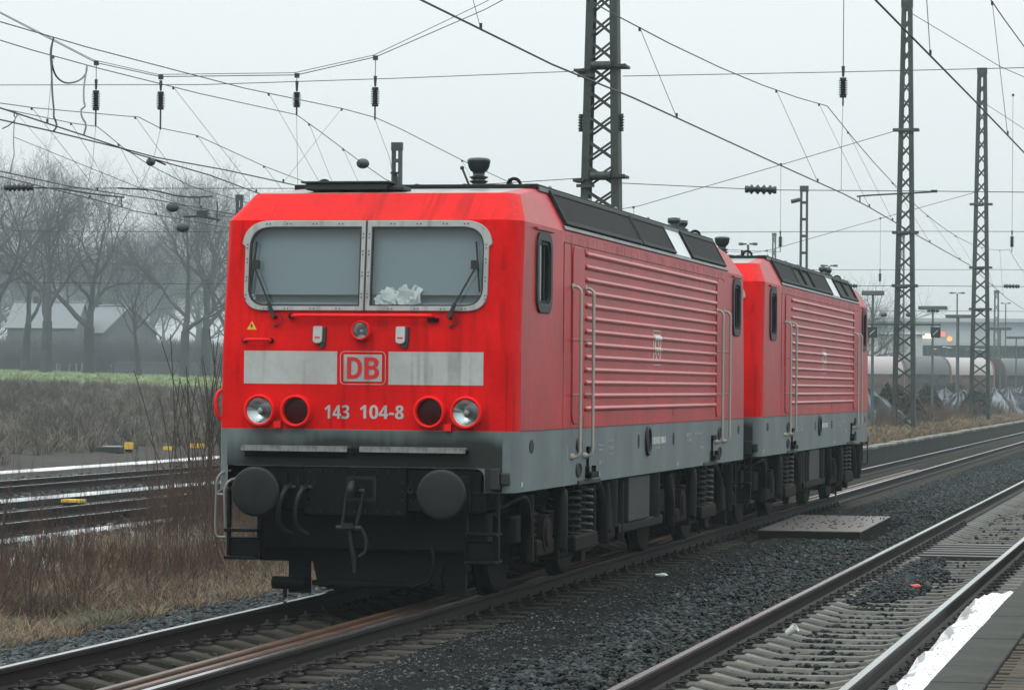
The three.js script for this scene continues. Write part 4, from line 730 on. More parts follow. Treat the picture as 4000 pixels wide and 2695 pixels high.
      new MB().add(textGeo('D', 0.25, 0.18), mSide(2.485, -8.08, 0.0062)).add(textGeo('B', 0.25, 0.18), mSide(2.485, -8.285, 0.0062)).build('emblem_letters', M.redSide, em);
      for (const y of [2.596, 2.465]) { const b = new MB(); for (const [z, l] of y > 2.5 ? [[-8.18, 0.47]] : [[-7.96, 0.03], [-8.075, 0.08], [-8.18, 0.04], [-8.285, 0.07], [-8.40, 0.03]]) b.add(new THREE.CylinderGeometry(0.0302, 0.0302, l, 12, 1).rotateX(Math.PI / 2).scale(0.92, 1, 1).translate(1.4335, y, z)); b.build('emblem_edge', M.letter, em); }
    }
  }
  function frameLine(w, h, r, tk) { const s = rrect(-w / 2, -h / 2, w / 2, h / 2, r); s.holes.push(rrect(-w / 2 + tk, -h / 2 + tk, w / 2 - tk, h / 2 - tk, r - tk, THREE.Path)); return new THREE.ExtrudeGeometry(s, { depth: 0.003, bevelEnabled: false, curveSegments: 8 }); }

  // --- things on each cab end; the second end is a turned copy
  const end = (m, front) => {
    const E = (b, name, mat, par) => { const bb = new MB(); for (const g of b.g) { const c = g.clone(); if (m) c.applyMatrix4(m); bb.g.push(c); } return P(bb, name, mat, par); };
    // windscreen
    const half = s => { // one framed half, s = -1 left, 1 right
      const c = -0.012, xi = c + s * 0.012, xo = c + s * 1.165, xs = c + s * 1.195;
      const o = new THREE.Shape(); o.moveTo(xi, 0.36); o.lineTo(xo - s * 0.19, 0.36); o.quadraticCurveTo(xo, 0.36, xo, 0.55); o.lineTo(xo, 0.955); o.lineTo(xs, 0.985); o.quadraticCurveTo(xs - s * 0.02, 1.195, xs - s * 0.27, 1.198); o.lineTo(xi, 1.198); o.closePath();
      const ix = c + s * 0.046, ox = c + s * 1.128, h = new THREE.Path(); h.moveTo(ix, 0.398); h.lineTo(ox - s * 0.18, 0.398); h.quadraticCurveTo(ox, 0.398, ox, 0.58); h.lineTo(ox, 0.94); h.quadraticCurveTo(ox, 1.145, ox - s * 0.22, 1.145); h.lineTo(ix, 1.145); h.closePath(); o.holes.push(h);
      const w = E(new MB().add(new THREE.ExtrudeGeometry(o, { depth: 0.022, bevelEnabled: true, bevelSize: 0.004, bevelThickness: 0.006, bevelSegments: 1, curveSegments: 12 }), mFront(0, 2.36, 0.002)), 'windscreen_frame', M.trim);
      // rubber seal
      const q = new THREE.Shape(); q.moveTo(ix, 0.398); q.lineTo(ox - s * 0.18, 0.398); q.quadraticCurveTo(ox, 0.398, ox, 0.58); q.lineTo(ox, 0.94); q.quadraticCurveTo(ox, 1.145, ox - s * 0.22, 1.145); q.lineTo(ix, 1.145); q.closePath();
      const hole = new THREE.Path(), k = 0.016; hole.moveTo(ix + s * k, 0.398 + k); hole.lineTo(ox - s * 0.18, 0.398 + k); hole.quadraticCurveTo(ox - s * k, 0.398 + k, ox - s * k, 0.58); hole.lineTo(ox - s * k, 0.94); hole.quadraticCurveTo(ox - s * k, 1.145 - k, ox - s * 0.22, 1.145 - k); hole.lineTo(ix + s * k, 1.145 - k); hole.closePath();
      const qs = q.clone(); qs.holes.push(hole);
      E(new MB().add(new THREE.ExtrudeGeometry(qs, { depth: 0.03, bevelEnabled: false, curveSegments: 12 }), mFront(0, 2.36, -0.008)), 'seal', M.rubber, w);
      E(new MB().add(new THREE.ShapeGeometry(q, 12), mFront(0, 2.36, 0.004)), 'pane', M.glass, w);
      // hinge lugs
      const lg = new MB(); for (const [x, v] of [...[0.25, 0.5, 0.75, 0.95].flatMap(f => [[c + s * f * 1.0, 1.172], [c + s * f * 1.0, 0.378]]), ...[0.5, 0.7, 0.9, 1.06].flatMap(v => [[c + s * 0.029, v], [c + s * 1.146, v * 0.85 + 0.06]])]) for (const d of [-0.017, 0.017]) lg.add(new THREE.BoxGeometry(0.011, 0.011, 0.010).translate(x + (v > 1.1 || v < 0.4 ? d : 0), v + (v > 1.1 || v < 0.4 ? 0 : d), 0), mFront(0, 2.36, 0.03));
      E(lg, 'hinge_lug', M.rubber, w);
    };
    half(-1); half(1);
    E(new MB().add(new THREE.BoxGeometry(0.02, 0.84, 0.02).translate(-0.012, 0.778, 0), mFront(0, 2.36, 0.012)), 'centre_joint', M.rubber);
    // roller blinds hanging behind the panes, desk below
    E(new MB().add(new THREE.BoxGeometry(1.09, 0.66, 0.006).translate(-0.60, 0.84, 0), mFront(0, 2.36, -0.075)).add(new THREE.BoxGeometry(1.09, 0.66, 0.006).translate(0.58, 0.84, 0), mFront(0, 2.36, -0.078)), 'blind', M.blind);
    E(new MB().add(new THREE.BoxGeometry(2.24, 0.03, 0.5).translate(0, 0.43, -0.34), mFront(0, 2.36)).add(new THREE.BoxGeometry(2.24, 0.17, 0.02).translate(0, 0.50, -0.16), mFront(0, 2.36)), 'desk', M.blind);
    if (front) {
      const pp = []; for (let i = 0; i < 15; i++) { const g = new THREE.PlaneGeometry(0.09 + R() * 0.09, 0.07 + R() * 0.07, 3, 3), a = g.attributes.position; for (let k = 0; k < a.count; k++) a.setZ(k, (R() - 0.5) * 0.04); g.computeVertexNormals(); const px = 0.13 + R() * 0.36; g.applyMatrix4(new THREE.Matrix4().compose(V(px, 0.455 + R() * 0.09 * (1 - Math.abs(px - 0.36) * 1.2), -0.02 - R() * 0.05), new THREE.Quaternion().setFromEuler(new THREE.Euler(-0.3 + R() * 0.5, R() * 0.6 - 0.3, R() * 2.4 - 1.2)), V(1, 1, 1))); g.applyMatrix4(mFront(0, 2.36)); pp.push(g); }
      const b = new MB(); pp.forEach(g => b.add(g)); const o = E(b, 'crumpled_paper', M.paper); o.userData.label = 'crumpled white papers lying behind the right windscreen pane';
    }
    // wipers
    for (const s of [-1, 1]) {
      const c = s < 0 ? -0.87 : 0.81, tipx = s < 0 ? -1.06 : 1.045, F = (x, v, o) => V(x, v, o).applyMatrix4(mFront(0, 2.36));
      const w = E(new MB().cyl(F(c, 0.30, 0.0), F(c, 0.30, 0.09), 0.022, 0.018, 8).bar(F(c, 0.29, 0.075), F(lerp(c, tipx, 0.25), 0.42, 0.085), 0.034, 0.02).bar(F(lerp(c, tipx, 0.2), 0.40, 0.08), F(tipx, 0.74, 0.09), 0.017, 0.012).box(...F(tipx - s * 0.005, 0.78, 0.075).toArray(), 0.065, 0.085, 0.04), 'wiper', M.rubber);
      E(new MB().bar(F(tipx - s * 0.045 * -1, 0.53, 0.06), F(tipx - s * 0.0, 1.0, 0.06), 0.014, 0.016), 'wiper_blade', M.black, w);
      E(new MB().tube([F(c + 0.05, 0.33, 0.05), F(c + 0.08, 0.28, 0.04), F(c + 0.06, 0.235, 0.03), F(c, 0.215, 0.01)], 0.006, 5, 8).cyl(F(c, 0.215, 0), F(c, 0.215, 0.03), 0.014, 0.014, 6), 'washer_hose', M.rubber, w);
    }
    // hand rail under the windscreen, small grab handles
    { const F = (x, v, o) => V(x, v, o).applyMatrix4(mFront(0, 2.36)); const gx = -0.02;
      E(new MB().tube([F(-0.70, 0.30, 0.0), F(-0.69, 0.302, 0.05), F(-0.66, 0.303, 0.065), F(gx, 0.305, 0.065), F(0.60, 0.306, 0.065), F(0.635, 0.307, 0.05), F(0.64, 0.307, 0)], 0.020, 8, 40), 'hand_rail', M.redTrim);
      E(new MB().cyl(F(-0.71, 0.302, 0), F(-0.71, 0.302, 0.03), 0.03, 0.03, 8).bb(0.60, 0.70, 2.62, 2.655, -0.53, -0.48), 'rail_foot', M.iron);
      E(new MB().tube([F(-1.155, 0.075, 0), F(-1.15, 0.075, 0.04), F(-1.12, 0.077, 0.06), F(-0.94, 0.077, 0.06), F(-0.91, 0.075, 0.04), F(-0.905, 0.075, 0)], 0.017, 8, 24), 'grab_handle', M.redTrim);
      E(new MB().cyl(F(-1.155, 0.075, 0), F(-1.155, 0.075, 0.03), 0.026, 0.026, 8).cyl(F(-0.90, 0.075, 0), F(-0.90, 0.075, 0.03), 0.026, 0.026, 8), 'handle_foot', M.iron);
      if (!m) E(new MB().tube([V(-1.37, 1.98, -0.62), V(-1.43, 1.95, -0.57), V(-1.445, 1.90, -0.55), V(-1.445, 1.78, -0.55), V(-1.43, 1.72, -0.57), V(-1.37, 1.69, -0.62)], 0.018, 8, 24), 'grab_handle', M.redTrim);
      // lamp brackets
      for (const x of [-0.443, 0.35]) { const k = E(new MB().add(new THREE.ExtrudeGeometry(rrect(-0.04, -0.075, 0.04, 0.075, [0.03, 0.03, 0.01, 0.01]), { depth: 0.05, bevelEnabled: true, bevelSize: 0.005, bevelThickness: 0.005, bevelSegments: 1 }), mFront(x, 2.487, 0.0)), 'lamp_bracket', M.white); E(new MB().add(new THREE.BoxGeometry(0.05, 0.012, 0.004), mFront(x, 2.468, 0.057)), 'bracket_mark', M.letterRed, k); E(new MB().add(new THREE.BoxGeometry(0.05, 0.05, 0.04), mFront(x + 0.04, 2.40, 0.01)).add(new THREE.BoxGeometry(0.03, 0.15, 0.05), mFront(x + 0.058, 2.49, 0.01)), 'bracket_foot', M.rubber, k); }
      // warning triangle
      const wt = E(new MB().add(new THREE.ExtrudeGeometry(poly([[-0.048, -0.036], [0.048, -0.036], [0, 0.045]]), { depth: 0.003, bevelEnabled: false }), mFront(-1.095, 2.572, 0.002)), 'warning_sign', M.yellow);
      E(new MB().add(new THREE.ExtrudeGeometry(poly([[-0.010, 0.022], [0.006, 0.022], [0.0, 0.006], [0.012, 0.006], [-0.006, -0.024], [-0.001, -0.002], [-0.013, -0.002]]), { depth: 0.003, bevelEnabled: false }), mFront(-1.095, 2.566, 0.0045)), 'flash_symbol', M.black, wt);
    }
    // lamps
    const lamp = (name, mat, x, y, r, kind) => {
      const mm = mat, base = V(0, 0, 0).applyMatrix4(mm), F = (a, b, o) => V(a, b, o).applyMatrix4(mm);
      const ring = new THREE.LatheGeometry([[r * 0.80, 0.0], [r * 0.80, 0.075], [r * 0.86, 0.09], [r * 0.95, 0.086], [r, 0.07], [r, 0.0]].map(([a, b]) => new THREE.Vector2(a, b)), 28).rotateX(Math.PI / 2);
      const o = E(new MB().add(ring, mm), name, M.redTrim);
      if (kind) {
        const bowl = []; for (let i = 0; i <= 8; i++) bowl.push(new THREE.Vector2(Math.max(1e-4, r * 0.79 * i / 8), 0.004 + 0.062 * (i / 8) ** 2));
        E(new MB().add(new THREE.LatheGeometry(bowl, 24).rotateX(Math.PI / 2), mm), 'reflector', M.reflector, o);
        E(new MB().add(new THREE.SphereGeometry(r * 0.17, 10, 8), mm.clone().multiply(new THREE.Matrix4().makeTranslation(0, 0, 0.035))).add(new THREE.CylinderGeometry(r * 0.1, r * 0.1, 0.06, 8).rotateX(Math.PI / 2), mm.clone().multiply(new THREE.Matrix4().makeTranslation(0, 0, 0.02))), 'bulb', M.trim, o);
        E(new MB().add(new THREE.SphereGeometry(r * 1.6, 24, 6, 0, 6.2832, 0, Math.asin(0.5)).translate(0, -r * 1.6 * Math.cos(Math.asin(0.5)), 0).rotateX(Math.PI / 2).scale(1, 1, 0.35), mm.clone().multiply(new THREE.Matrix4().makeTranslation(0, 0, 0.062))), 'lens', M.lensGlass, o);
      } else E(new MB().add(new THREE.SphereGeometry(r * 1.6, 24, 6, 0, 6.2832, 0, Math.asin(0.5)).translate(0, -r * 1.6 * Math.cos(Math.asin(0.5)), 0).rotateX(Math.PI / 2).scale(1, 1, 0.3), mm.clone().multiply(new THREE.Matrix4().makeTranslation(0, 0, 0.02))), 'lens', M.redGlass, o);
    };
    lamp('headlight', mFront(-0.025, 2.527, 0), 0, 0, 0.092, 1);
    lamp('headlight', mLow(-0.990, 1.785), 0, 0, 0.152, 1); lamp('headlight', mLow(0.985, 1.785), 0, 0, 0.152, 1);
    lamp('tail_light', mLow(-0.640, 1.783), 0, 0, 0.152, 0); lamp('tail_light', mLow(0.637, 1.785), 0, 0, 0.152, 0);
    E(new MB().bb(-0.855, -0.785, 1.625, 1.685, -0.5, -0.44).bb(0.775, 0.845, 1.615, 1.675, -0.5, -0.44), 'socket', M.redTrim);
    // white band, emblem, number
    E(new MB().add(new THREE.BoxGeometry(0.90, 0.306, 0.003), mLow(-0.711, 2.187, 0.002)), 'white_band', M.white); E(new MB().add(new THREE.BoxGeometry(0.90, 0.306, 0.003), mLow(0.682, 2.187, 0.002)), 'white_band', M.white);
    const em = E(new MB().add(frameLine(0.437, 0.308, 0.045, 0.006), mLow(-0.014, 2.187, 0.001)).add((() => { const s = rrect(-0.183, -0.125, 0.183, 0.125, 0); return new THREE.ExtrudeGeometry(s, { depth: 0.003, bevelEnabled: false }); })(), mLow(-0.014, 2.187, 0.001)), 'emblem', M.white);
    em.userData.label = 'square white railway emblem with red letters DB';
    E(new MB().add(textGeo('D', 0.202, 0.142), mLow(-0.092, 2.187, 0.0055)).add(textGeo('B', 0.202, 0.142), mLow(0.072, 2.187, 0.0055)), 'emblem_letters', M.letterRed, em);
    E(new MB().add(textGeo('143', 0.128, 0.238), mLow(-0.257, 1.778, 0.002)).add(textGeo('104-8', 0.128, 0.42), mLow(0.172, 1.781, 0.002)), 'number_lettering', M.white);
    // step bar on the grey front
    E(new MB().bb(-1.14, 1.0, 1.405, 1.445, -0.50, -0.36).bb(-1.14, -0.16, 1.35, 1.41, -0.5, -0.47), 'step_board', M.iron);
    E(new MB().bb(-1.14, -0.12, 1.445, 1.462, -0.49, -0.352).bb(0.0, 1.0, 1.445, 1.462, -0.49, -0.352).bb(-1.14, -0.12, 1.412, 1.445, -0.36, -0.352).bb(0, 1.0, 1.412, 1.445, -0.36, -0.352), 'step_edge', std([0.34, 0.36, 0.36], 0.5, { map: rep(T.grime, 0.35) }));
    // buffer beam
    E(new MB().rb(-1.15, 1.12, 0.86, 1.255, -0.75, -0.53, 0.02).rb(-0.56, 0.42, 0.82, 1.26, -0.56, -0.47, 0.012), 'buffer_beam', M.iron);
    { const rv = new MB(); for (const [x, y] of [...range(-0.5, 0.36, 0.107).flatMap(x => [[x, 1.22], [x, 0.86]]), ...[0.97, 1.05, 1.13].flatMap(y => [[-0.52, y], [0.385, y], [0.47, y]])]) rv.cyl(V(x, y, -0.47), V(x, y, -0.455), 0.014, 0.010, 6); E(rv, 'rivet', M.ironPale).userData.kind = 'stuff'; }
    E(new MB().add((() => { const s = rrect(-0.17, -0.115, 0.12, 0.115, 0.02); s.holes.push(rrect(-0.135, -0.085, 0.09, 0.085, 0.02, THREE.Path)); return new THREE.ExtrudeGeometry(s, { depth: 0.02, bevelEnabled: false }); })(), mLow(0.02, 1.07, 0.03)), 'hook_plate', M.ironPale);
    const hk = E(new MB().tube([V(-0.02, 1.06, -0.5), V(-0.02, 1.07, -0.34), V(-0.02, 1.10, -0.25), V(-0.02, 1.12, -0.19), V(-0.02, 1.07, -0.14), V(-0.02, 1.01, -0.17)], 0.042, 8, 20).cyl(V(-0.09, 1.05, -0.30), V(0.07, 1.05, -0.30), 0.03, 0.03, 8), 'draw_hook', M.ironPale);
    E(new MB().path([V(-0.10, 1.05, -0.30), V(-0.135, 0.73, -0.27)], 0.017, 6).path([V(0.06, 1.05, -0.30), V(0.0, 0.73, -0.27)], 0.017, 6).cyl(V(-0.19, 0.715, -0.27), V(0.05, 0.715, -0.27), 0.026, 0.026, 8).box(-0.07, 0.735, -0.26, 0.10, 0.05, 0.07).cyl(V(-0.07, 0.70, -0.27), V(-0.03, 0.45, -0.29), 0.024, 0.022, 8).tube([V(0.04, 0.72, -0.28), V(0.09, 0.62, -0.28), V(0.085, 0.5, -0.28), V(0.03, 0.45, -0.28)], 0.020, 6, 12).cyl(V(-0.03, 0.5, -0.30), V(-0.02, 0.30, -0.30), 0.026, 0.015, 8), 'screw_coupling', M.ironPale, hk);
    for (const x of [-0.72, -0.56]) { const h = E(new MB().tube([V(x + 0.03, 1.075, -0.44), V(x + 0.02, 1.06, -0.35), V(x - 0.01, 0.98, -0.30), V(x - 0.03, 0.86, -0.29), V(x - 0.03, 0.78, -0.30), V(x - 0.01, 0.70, -0.34), V(x + 0.06, 0.64, -0.4)], 0.026, 8, 24), 'brake_hose', M.ironPale); E(new MB().cyl(V(x - 0.03, 1.075, -0.45), V(x + 0.09, 1.075, -0.45), 0.024, 0.024, 8).cyl(V(x + 0.025, 1.08, -0.5), V(x + 0.025, 1.08, -0.40), 0.035, 0.03, 8).bb(x + 0.10, x + 0.108, 1.10, 1.19, -0.46, -0.45), 'hose_cock', M.ironPale, h); }
    E(new MB().torus(V(0.452, 1.065, -0.49), 0.026, 0.007, 'z', 6, 16), 'pipe_flange', M.ironPale);
    // buffers
    for (const x of [-0.895, 0.86]) {
      const bf = E(new MB().lathe([[0.001, 0.0], [0.12, 0.003], [0.20, 0.010], [0.222, 0.018], [0.229, 0.03], [0.229, 0.05], [0.19, 0.065], [0.001, 0.07]], V(x, 1.045, 0.004), V(x, 1.045, -1), 40), 'buffer_plate', M.ironPale);
      E(new MB().cyl(V(x, 1.045, -0.06), V(x, 1.045, -0.24), 0.085, 0.085, 20).cyl(V(x, 1.045, -0.22), V(x, 1.045, -0.50), 0.115, 0.125, 20).rb(x - 0.17, x + 0.17, 0.88, 1.21, -0.55, -0.50, 0.02), 'buffer_sleeve', M.iron, bf);
    }
    // steps and hand rails under the corners
    for (const s of [-1, 1]) {
      const b = new MB().rb(s * 1.30, s * 0.97, 0.655, 0.685, -0.62, -0.36, 0.008).rb(s * 1.30, s * 1.0, 0.40, 0.43, -0.62, -0.36, 0.008).bb(s * 1.30, s * 1.275, 0.40, 1.05, -0.52, -0.46).bb(s * 1.0, s * 0.975, 0.40, 1.0, -0.52, -0.46).rb(s * 1.28, s * 0.98, 0.42, 0.60, -0.62, -0.48, 0.02);
      E(b, 'cab_step', M.iron);
      if (s < 0) E(new MB().tube([V(-1.30, 1.22, -0.56), V(-1.37, 1.19, -0.48), V(-1.40, 1.13, -0.45), V(-1.405, 1.0, -0.45), V(-1.405, 0.64, -0.45), V(-1.39, 0.605, -0.45), V(-1.31, 0.60, -0.45)], 0.012, 6, 30).tube([V(-1.18, 1.16, -0.52), V(-1.27, 1.12, -0.40), V(-1.30, 1.05, -0.38), V(-1.30, 0.9, -0.38), V(-1.30, 0.62, -0.42)], 0.013, 6, 24).cyl(V(-1.40, 1.0, -0.45), V(-1.30, 0.995, -0.40), 0.012, 0.012, 6).cyl(V(-1.40, 1.01, -0.45), V(-1.30, 1.07, -0.42), 0.008, 0.008, 5), 'step_rail', m ? M.iron : M.stepRail);
      else E(new MB().rb(1.22, 1.31, 1.08, 1.275, -0.50, -0.41, 0.01).rb(1.31, 1.40, 1.12, 1.24, -0.50, -0.44, 0.02), 'socket_box', M.greyDark);
    }
    // rail guards and ploughs
    E(new MB().add(new THREE.ExtrudeGeometry(poly([[-1.15, 0.36], [-0.62, 0.36], [-0.56, 0.12], [0.60, 0.12], [0.66, 0.36], [1.18, 0.36], [1.18, 0.48], [-1.15, 0.48]]), { depth: 0.05, bevelEnabled: false }), mLow(0, 0, -0.55)).rb(-0.60, 0.55, 0.14, 0.19, -1.4, -0.9, 0.01), 'rail_guard', M.iron);
    E(new MB().bb(-0.86, -0.66, 0.06, 0.40, -1.1, -1.02).bb(0.66, 0.86, 0.06, 0.40, -1.1, -1.02).cyl(V(-0.98, 0.16, -0.9), V(-0.66, 0.16, -0.9), 0.06, 0.06, 8).cyl(V(-0.86, 0.16, -0.9), V(-0.86, 0.02, -0.9), 0.02, 0.02, 6), 'guard_iron', M.iron);
    E(new MB().rb(-1.12, 1.12, 0.48, 0.86, -1.05, -0.80, 0.03).tube([V(0.62, 0.55, -0.6), V(0.66, 0.42, -0.58), V(0.62, 0.25, -0.58), V(0.45, 0.16, -0.6)], 0.016, 6, 14).tube([V(1.0, 0.86, -0.7), V(1.2, 0.90, -0.9), V(1.33, 0.98, -1.15), V(1.36, 0.98, -1.3), V(1.36, 0.80, -1.5), V(1.34, 0.6, -1.6)], 0.03, 6, 24), 'underside_pipe', M.iron);
  };
  end(null, true); end(rearM, false);

  // --- bogies
  for (const [bi, zc] of [-4.11, -12.37].entries()) {
    const bg = new MB();
    for (const s of [-1, 1]) {
      bg.rb(s * 0.96, s * 1.20, 0.52, 0.80, zc - 2.65, zc + 2.65, 0.03);
      bg.rb(s * 1.0, s * 1.30, 0.30, 0.46, zc - 0.9, zc + 0.9, 0.03);
      for (const d of [-2.4, -0.75, 0.75, 2.4]) bg.cyl(V(s * 1.30, 0.36, zc + d), V(s * 1.30, 1.0, zc + d), 0.065, 0.065, 10);
      for (const d of [-1.0, 1.0]) bg.tube([V(s * 1.28, 1.04, zc + d * 0.9), V(s * 1.34, 0.95, zc + d), V(s * 1.36, 0.7, zc + d * 1.1), V(s * 1.36, 0.42, zc + d * 1.15)], 0.07, 7, 12);
    }
    bg.rb(-1.0, 1.0, 0.55, 0.85, zc - 2.6, zc - 2.35, 0.03).rb(-1.0, 1.0, 0.55, 0.85, zc + 2.35, zc + 2.6, 0.03).rb(-1.0, 1.0, 0.5, 0.95, zc - 0.5, zc + 0.5, 0.03);
    const bf = P(bg, 'bogie_frame', M.iron);
    for (const d of [-1.65, 1.65]) for (const s of [-1, 1]) {
      const w = new MB().lathe([[0.10, -0.02], [0.30, 0.0], [0.52, 0.02], [0.595, 0.0], [0.60, 0.06], [0.615, 0.10], [0.645, 0.115], [0.645, 0.14], [0.52, 0.14], [0.1, 0.13]], V(s * 0.855, 0.60, zc + d), V(0, 0.60, zc + d), 36).build('wheel', M.iron, bf);
      new MB().cyl(V(s * 1.02, 0.60, zc + d), V(s * 1.34, 0.60, zc + d), 0.20, 0.19, 18).cyl(V(s * 1.34, 0.60, zc + d), V(s * 1.365, 0.60, zc + d), 0.15, 0.12, 14).rb(s * 1.05, s * 1.33, 0.38, 0.55, zc + d - 0.42, zc + d + 0.42, 0.03).build('axle_box', M.dust ??= phy([0.011, 0.008, 0.0065], 0.8, { map: T.rust, specularIntensity: 0.3 }), bf);
      for (const k of [-0.34, 0.34]) { const sp = new MB().coil(V(s * 1.19, 0.52, zc + d + k), 0.34, 0.095, 0.022, 5, 5).cyl(V(s * 1.19, 0.55, zc + d + k), V(s * 1.19, 0.86, zc + d + k), 0.06, 0.06, 8); sp.build('axle_spring', M.iron, bf); }
      new MB().bb(s * 0.68, s * 0.84, 0.25, 0.75, zc + d - 0.72, zc + d - 0.60).build('brake_block', M.dust, bf);
    }
    for (const d of [-1.65, 1.65]) new MB().cyl(V(-0.7, 0.6, zc + d), V(0.7, 0.6, zc + d), 0.10, 0.10, 12).rb(-0.62, 0.62, 0.26, 0.98, zc + d - 0.5, zc + d + 0.5, 0.1).build('traction_motor', M.iron, bf);
  }
  // --- boxes between the bogies
  const bx = new MB(); for (const s of [-1, 1]) bx.rb(s * 0.85, s * 1.38, 0.53, 1.03, -6.75, -8.10, 0.02); P(bx, 'equipment_box', M.greyDark);
  const tk = new MB(); for (const s of [-1, 1]) { for (const z of [-6.0, -8.75]) tk.cyl(V(s * 1.15, 0.52, z), V(s * 1.15, 1.03, z), 0.24, 0.24, 16); tk.rb(s * 0.9, s * 1.35, 0.42, 0.53, -6.3, -9.2, 0.02); tk.tube([V(s * 1.33, 1.0, -5.55), V(s * 1.36, 0.8, -5.5), V(s * 1.36, 0.5, -5.4)], 0.05, 6, 8).tube([V(s * 1.33, 1.0, -9.6), V(s * 1.36, 0.75, -9.6), V(s * 1.36, 0.5, -9.7)], 0.06, 6, 8); } P(tk, 'air_tank', M.iron);
  P(new MB().rb(-0.85, 0.85, 0.45, 1.04, -6.2, -9.9, 0.05), 'transformer', M.iron);
  // --- roof equipment
  for (const [i, m] of [null, rearM].entries()) {
    const E = (b, name, mat, par) => { const bb = new MB(); for (const g of b.g) { const c = g.clone(); if (m) c.applyMatrix4(m); bb.g.push(c); } return P(bb, name, mat, par); };
    E(new MB().rb(-1.10, 1.16, 3.965, 4.005, -2.42, -2.34, 0.01), 'roof_edge', M.louvreFrame);
    E(new MB().rb(-0.80, 0.00, 3.885, 3.95, -1.55, -1.05 - 0.2, 0.012).rb(-0.84, 0.04, 3.95, 3.968, -1.58, -1.22, 0.006), 'roof_hatch', M.rubber);
    E(new MB().rb(-0.11, 0.15, 3.885, 3.925, -1.62, -1.3, 0.01).cyl(V(0.03, 3.92, -1.45), V(0.03, 4.06, -1.45), 0.032, 0.024, 10).cyl(V(0.03, 4.05, -1.45), V(0.03, 4.065, -1.45), 0.045, 0.045, 10), 'antenna', M.rubber);
    E(new MB().torus(V(-1.08, 4.02, -2.9), 0.065, 0.017, 'z', 6, 18).torus(V(0.88, 4.03, -2.9), 0.065, 0.017, 'z', 6, 18), 'lifting_ring', M.iron);
    if (!i) { // insulator with cap over the cab, bushings beside it
      const z = -3.2, ins = [[0.05, 0], [0.085, 0.01], [0.06, 0.03], [0.065, 0.06]]; for (let k = 0; k < 3; k++) ins.push([0.095, 0.085 + k * 0.042], [0.098, 0.09 + k * 0.042], [0.06, 0.102 + k * 0.042]);
      ins.push([0.062, 0.22], [0.085, 0.235], [0.105, 0.27], [0.118, 0.33], [0.118, 0.345], [0.10, 0.362], [0.04, 0.368], [0.001, 0.368]);
      E(new MB().lathe(ins, V(0.45, 3.96, z), V(0.45, 5, z), 20), 'main_insulator', M.insul);
      E(new MB().cyl(V(0.38, 4.03, z + 0.1), V(0.30, 4.22, z + 0.1), 0.012, 0.012, 6).add(new THREE.SphereGeometry(0.022, 8, 6).translate(0.30, 4.22, z + 0.1)), 'spark_horn', M.insul);
      E(new MB().cyl(V(0.62, 3.99, -3.6), V(0.62, 4.04, -3.6), 0.1, 0.1, 14).cyl(V(0.73, 3.99, -3.4), V(0.73, 4.03, -3.4), 0.075, 0.07, 12).cyl(V(0.73, 4.03, -3.4), V(0.73, 4.13, -3.4), 0.022, 0.022, 8), 'roof_bushing', M.insul);
    } else {
      for (const z of [-2.9, -3.5]) E(new MB().lathe([[0.07, 0], [0.08, 0.02], [0.05, 0.04], [0.10, 0.07], [0.05, 0.09], [0.10, 0.12], [0.05, 0.14], [0.085, 0.19], [0.085, 0.24], [0.001, 0.25]], V(-0.9, 3.98, z), V(-0.9, 5, z), 16), 'main_insulator', M.insul);
    }
    // folded pantograph
    const pg = E(new MB().bar(V(-0.55, 4.03, -3.3), V(-0.55, 4.03, -5.1), 0.05, 0.05).bar(V(0.55, 4.03, -3.3), V(0.55, 4.03, -5.1), 0.05, 0.05).bar(V(-0.6, 4.03, -3.4), V(0.6, 4.03, -3.4), 0.05, 0.05).bar(V(-0.6, 4.03, -5.0), V(0.6, 4.03, -5.0), 0.05, 0.05).path([V(-0.5, 4.05, -5.0), V(-0.25, 4.06, -3.4), V(-0.1, 4.07, -5.0), V(0.1, 4.07, -5.0), V(0.25, 4.06, -3.4), V(0.5, 4.05, -5.0)], 0.022, 6), 'pantograph', M.iron);
    E(new MB().tube([V(-0.95, 4.03, -4.6), V(-0.75, 4.07, -4.6), V(-0.5, 4.075, -4.6), V(0.5, 4.075, -4.6), V(0.75, 4.07, -4.6), V(0.95, 4.03, -4.6)], 0.018, 6, 24), 'collector_bow', M.iron, pg);
    for (const [x, z] of [[-0.55, -3.4], [0.55, -3.4], [-0.55, -5.0], [0.55, -5.0]]) E(new MB().lathe([[0.06, 0], [0.06, 0.01], [0.09, 0.02], [0.05, 0.03], [0.09, 0.04], [0.05, 0.06]], V(x, 3.97, z), V(x, 5, z), 12), 'support_insulator', M.insul, pg);
  }
  { const b = new MB(); for (let k = 0; k < 4; k++) b.lathe([[0.03, 0], [0.09, 0.03], [0.03, 0.06], [0.02, 0.12]], V(-0.55 + k * 0.13, 3.98, -6.6), V(-0.55 + k * 0.13, 5, -6.6), 10); b.rb(-0.9, 0.9, 3.965, 4.02, -6.2, -7.4, 0.02).rb(-0.3, 0.8, 3.965, 4.12, -9.5, -10.4, 0.03); P(b, 'roof_switchgear', M.insul); }
  // cab and engine room interior so that the windows look into a dark room
  P(new MB().bb(-1.30, 1.30, 1.7, 3.5, -2.6, -2.65).bb(-1.30, 1.30, 1.7, 3.5, 2 * ZM + 2.6, 2 * ZM + 2.65).bb(-1.3, 1.3, 2.0, 2.05, -0.7, -2.6).rb(0.5, 1.0, 2.05, 3.0, -1.6, -2.2, 0.05), 'cab_interior', std([0.40, 0.42, 0.42], 0.8));
  return t;
}
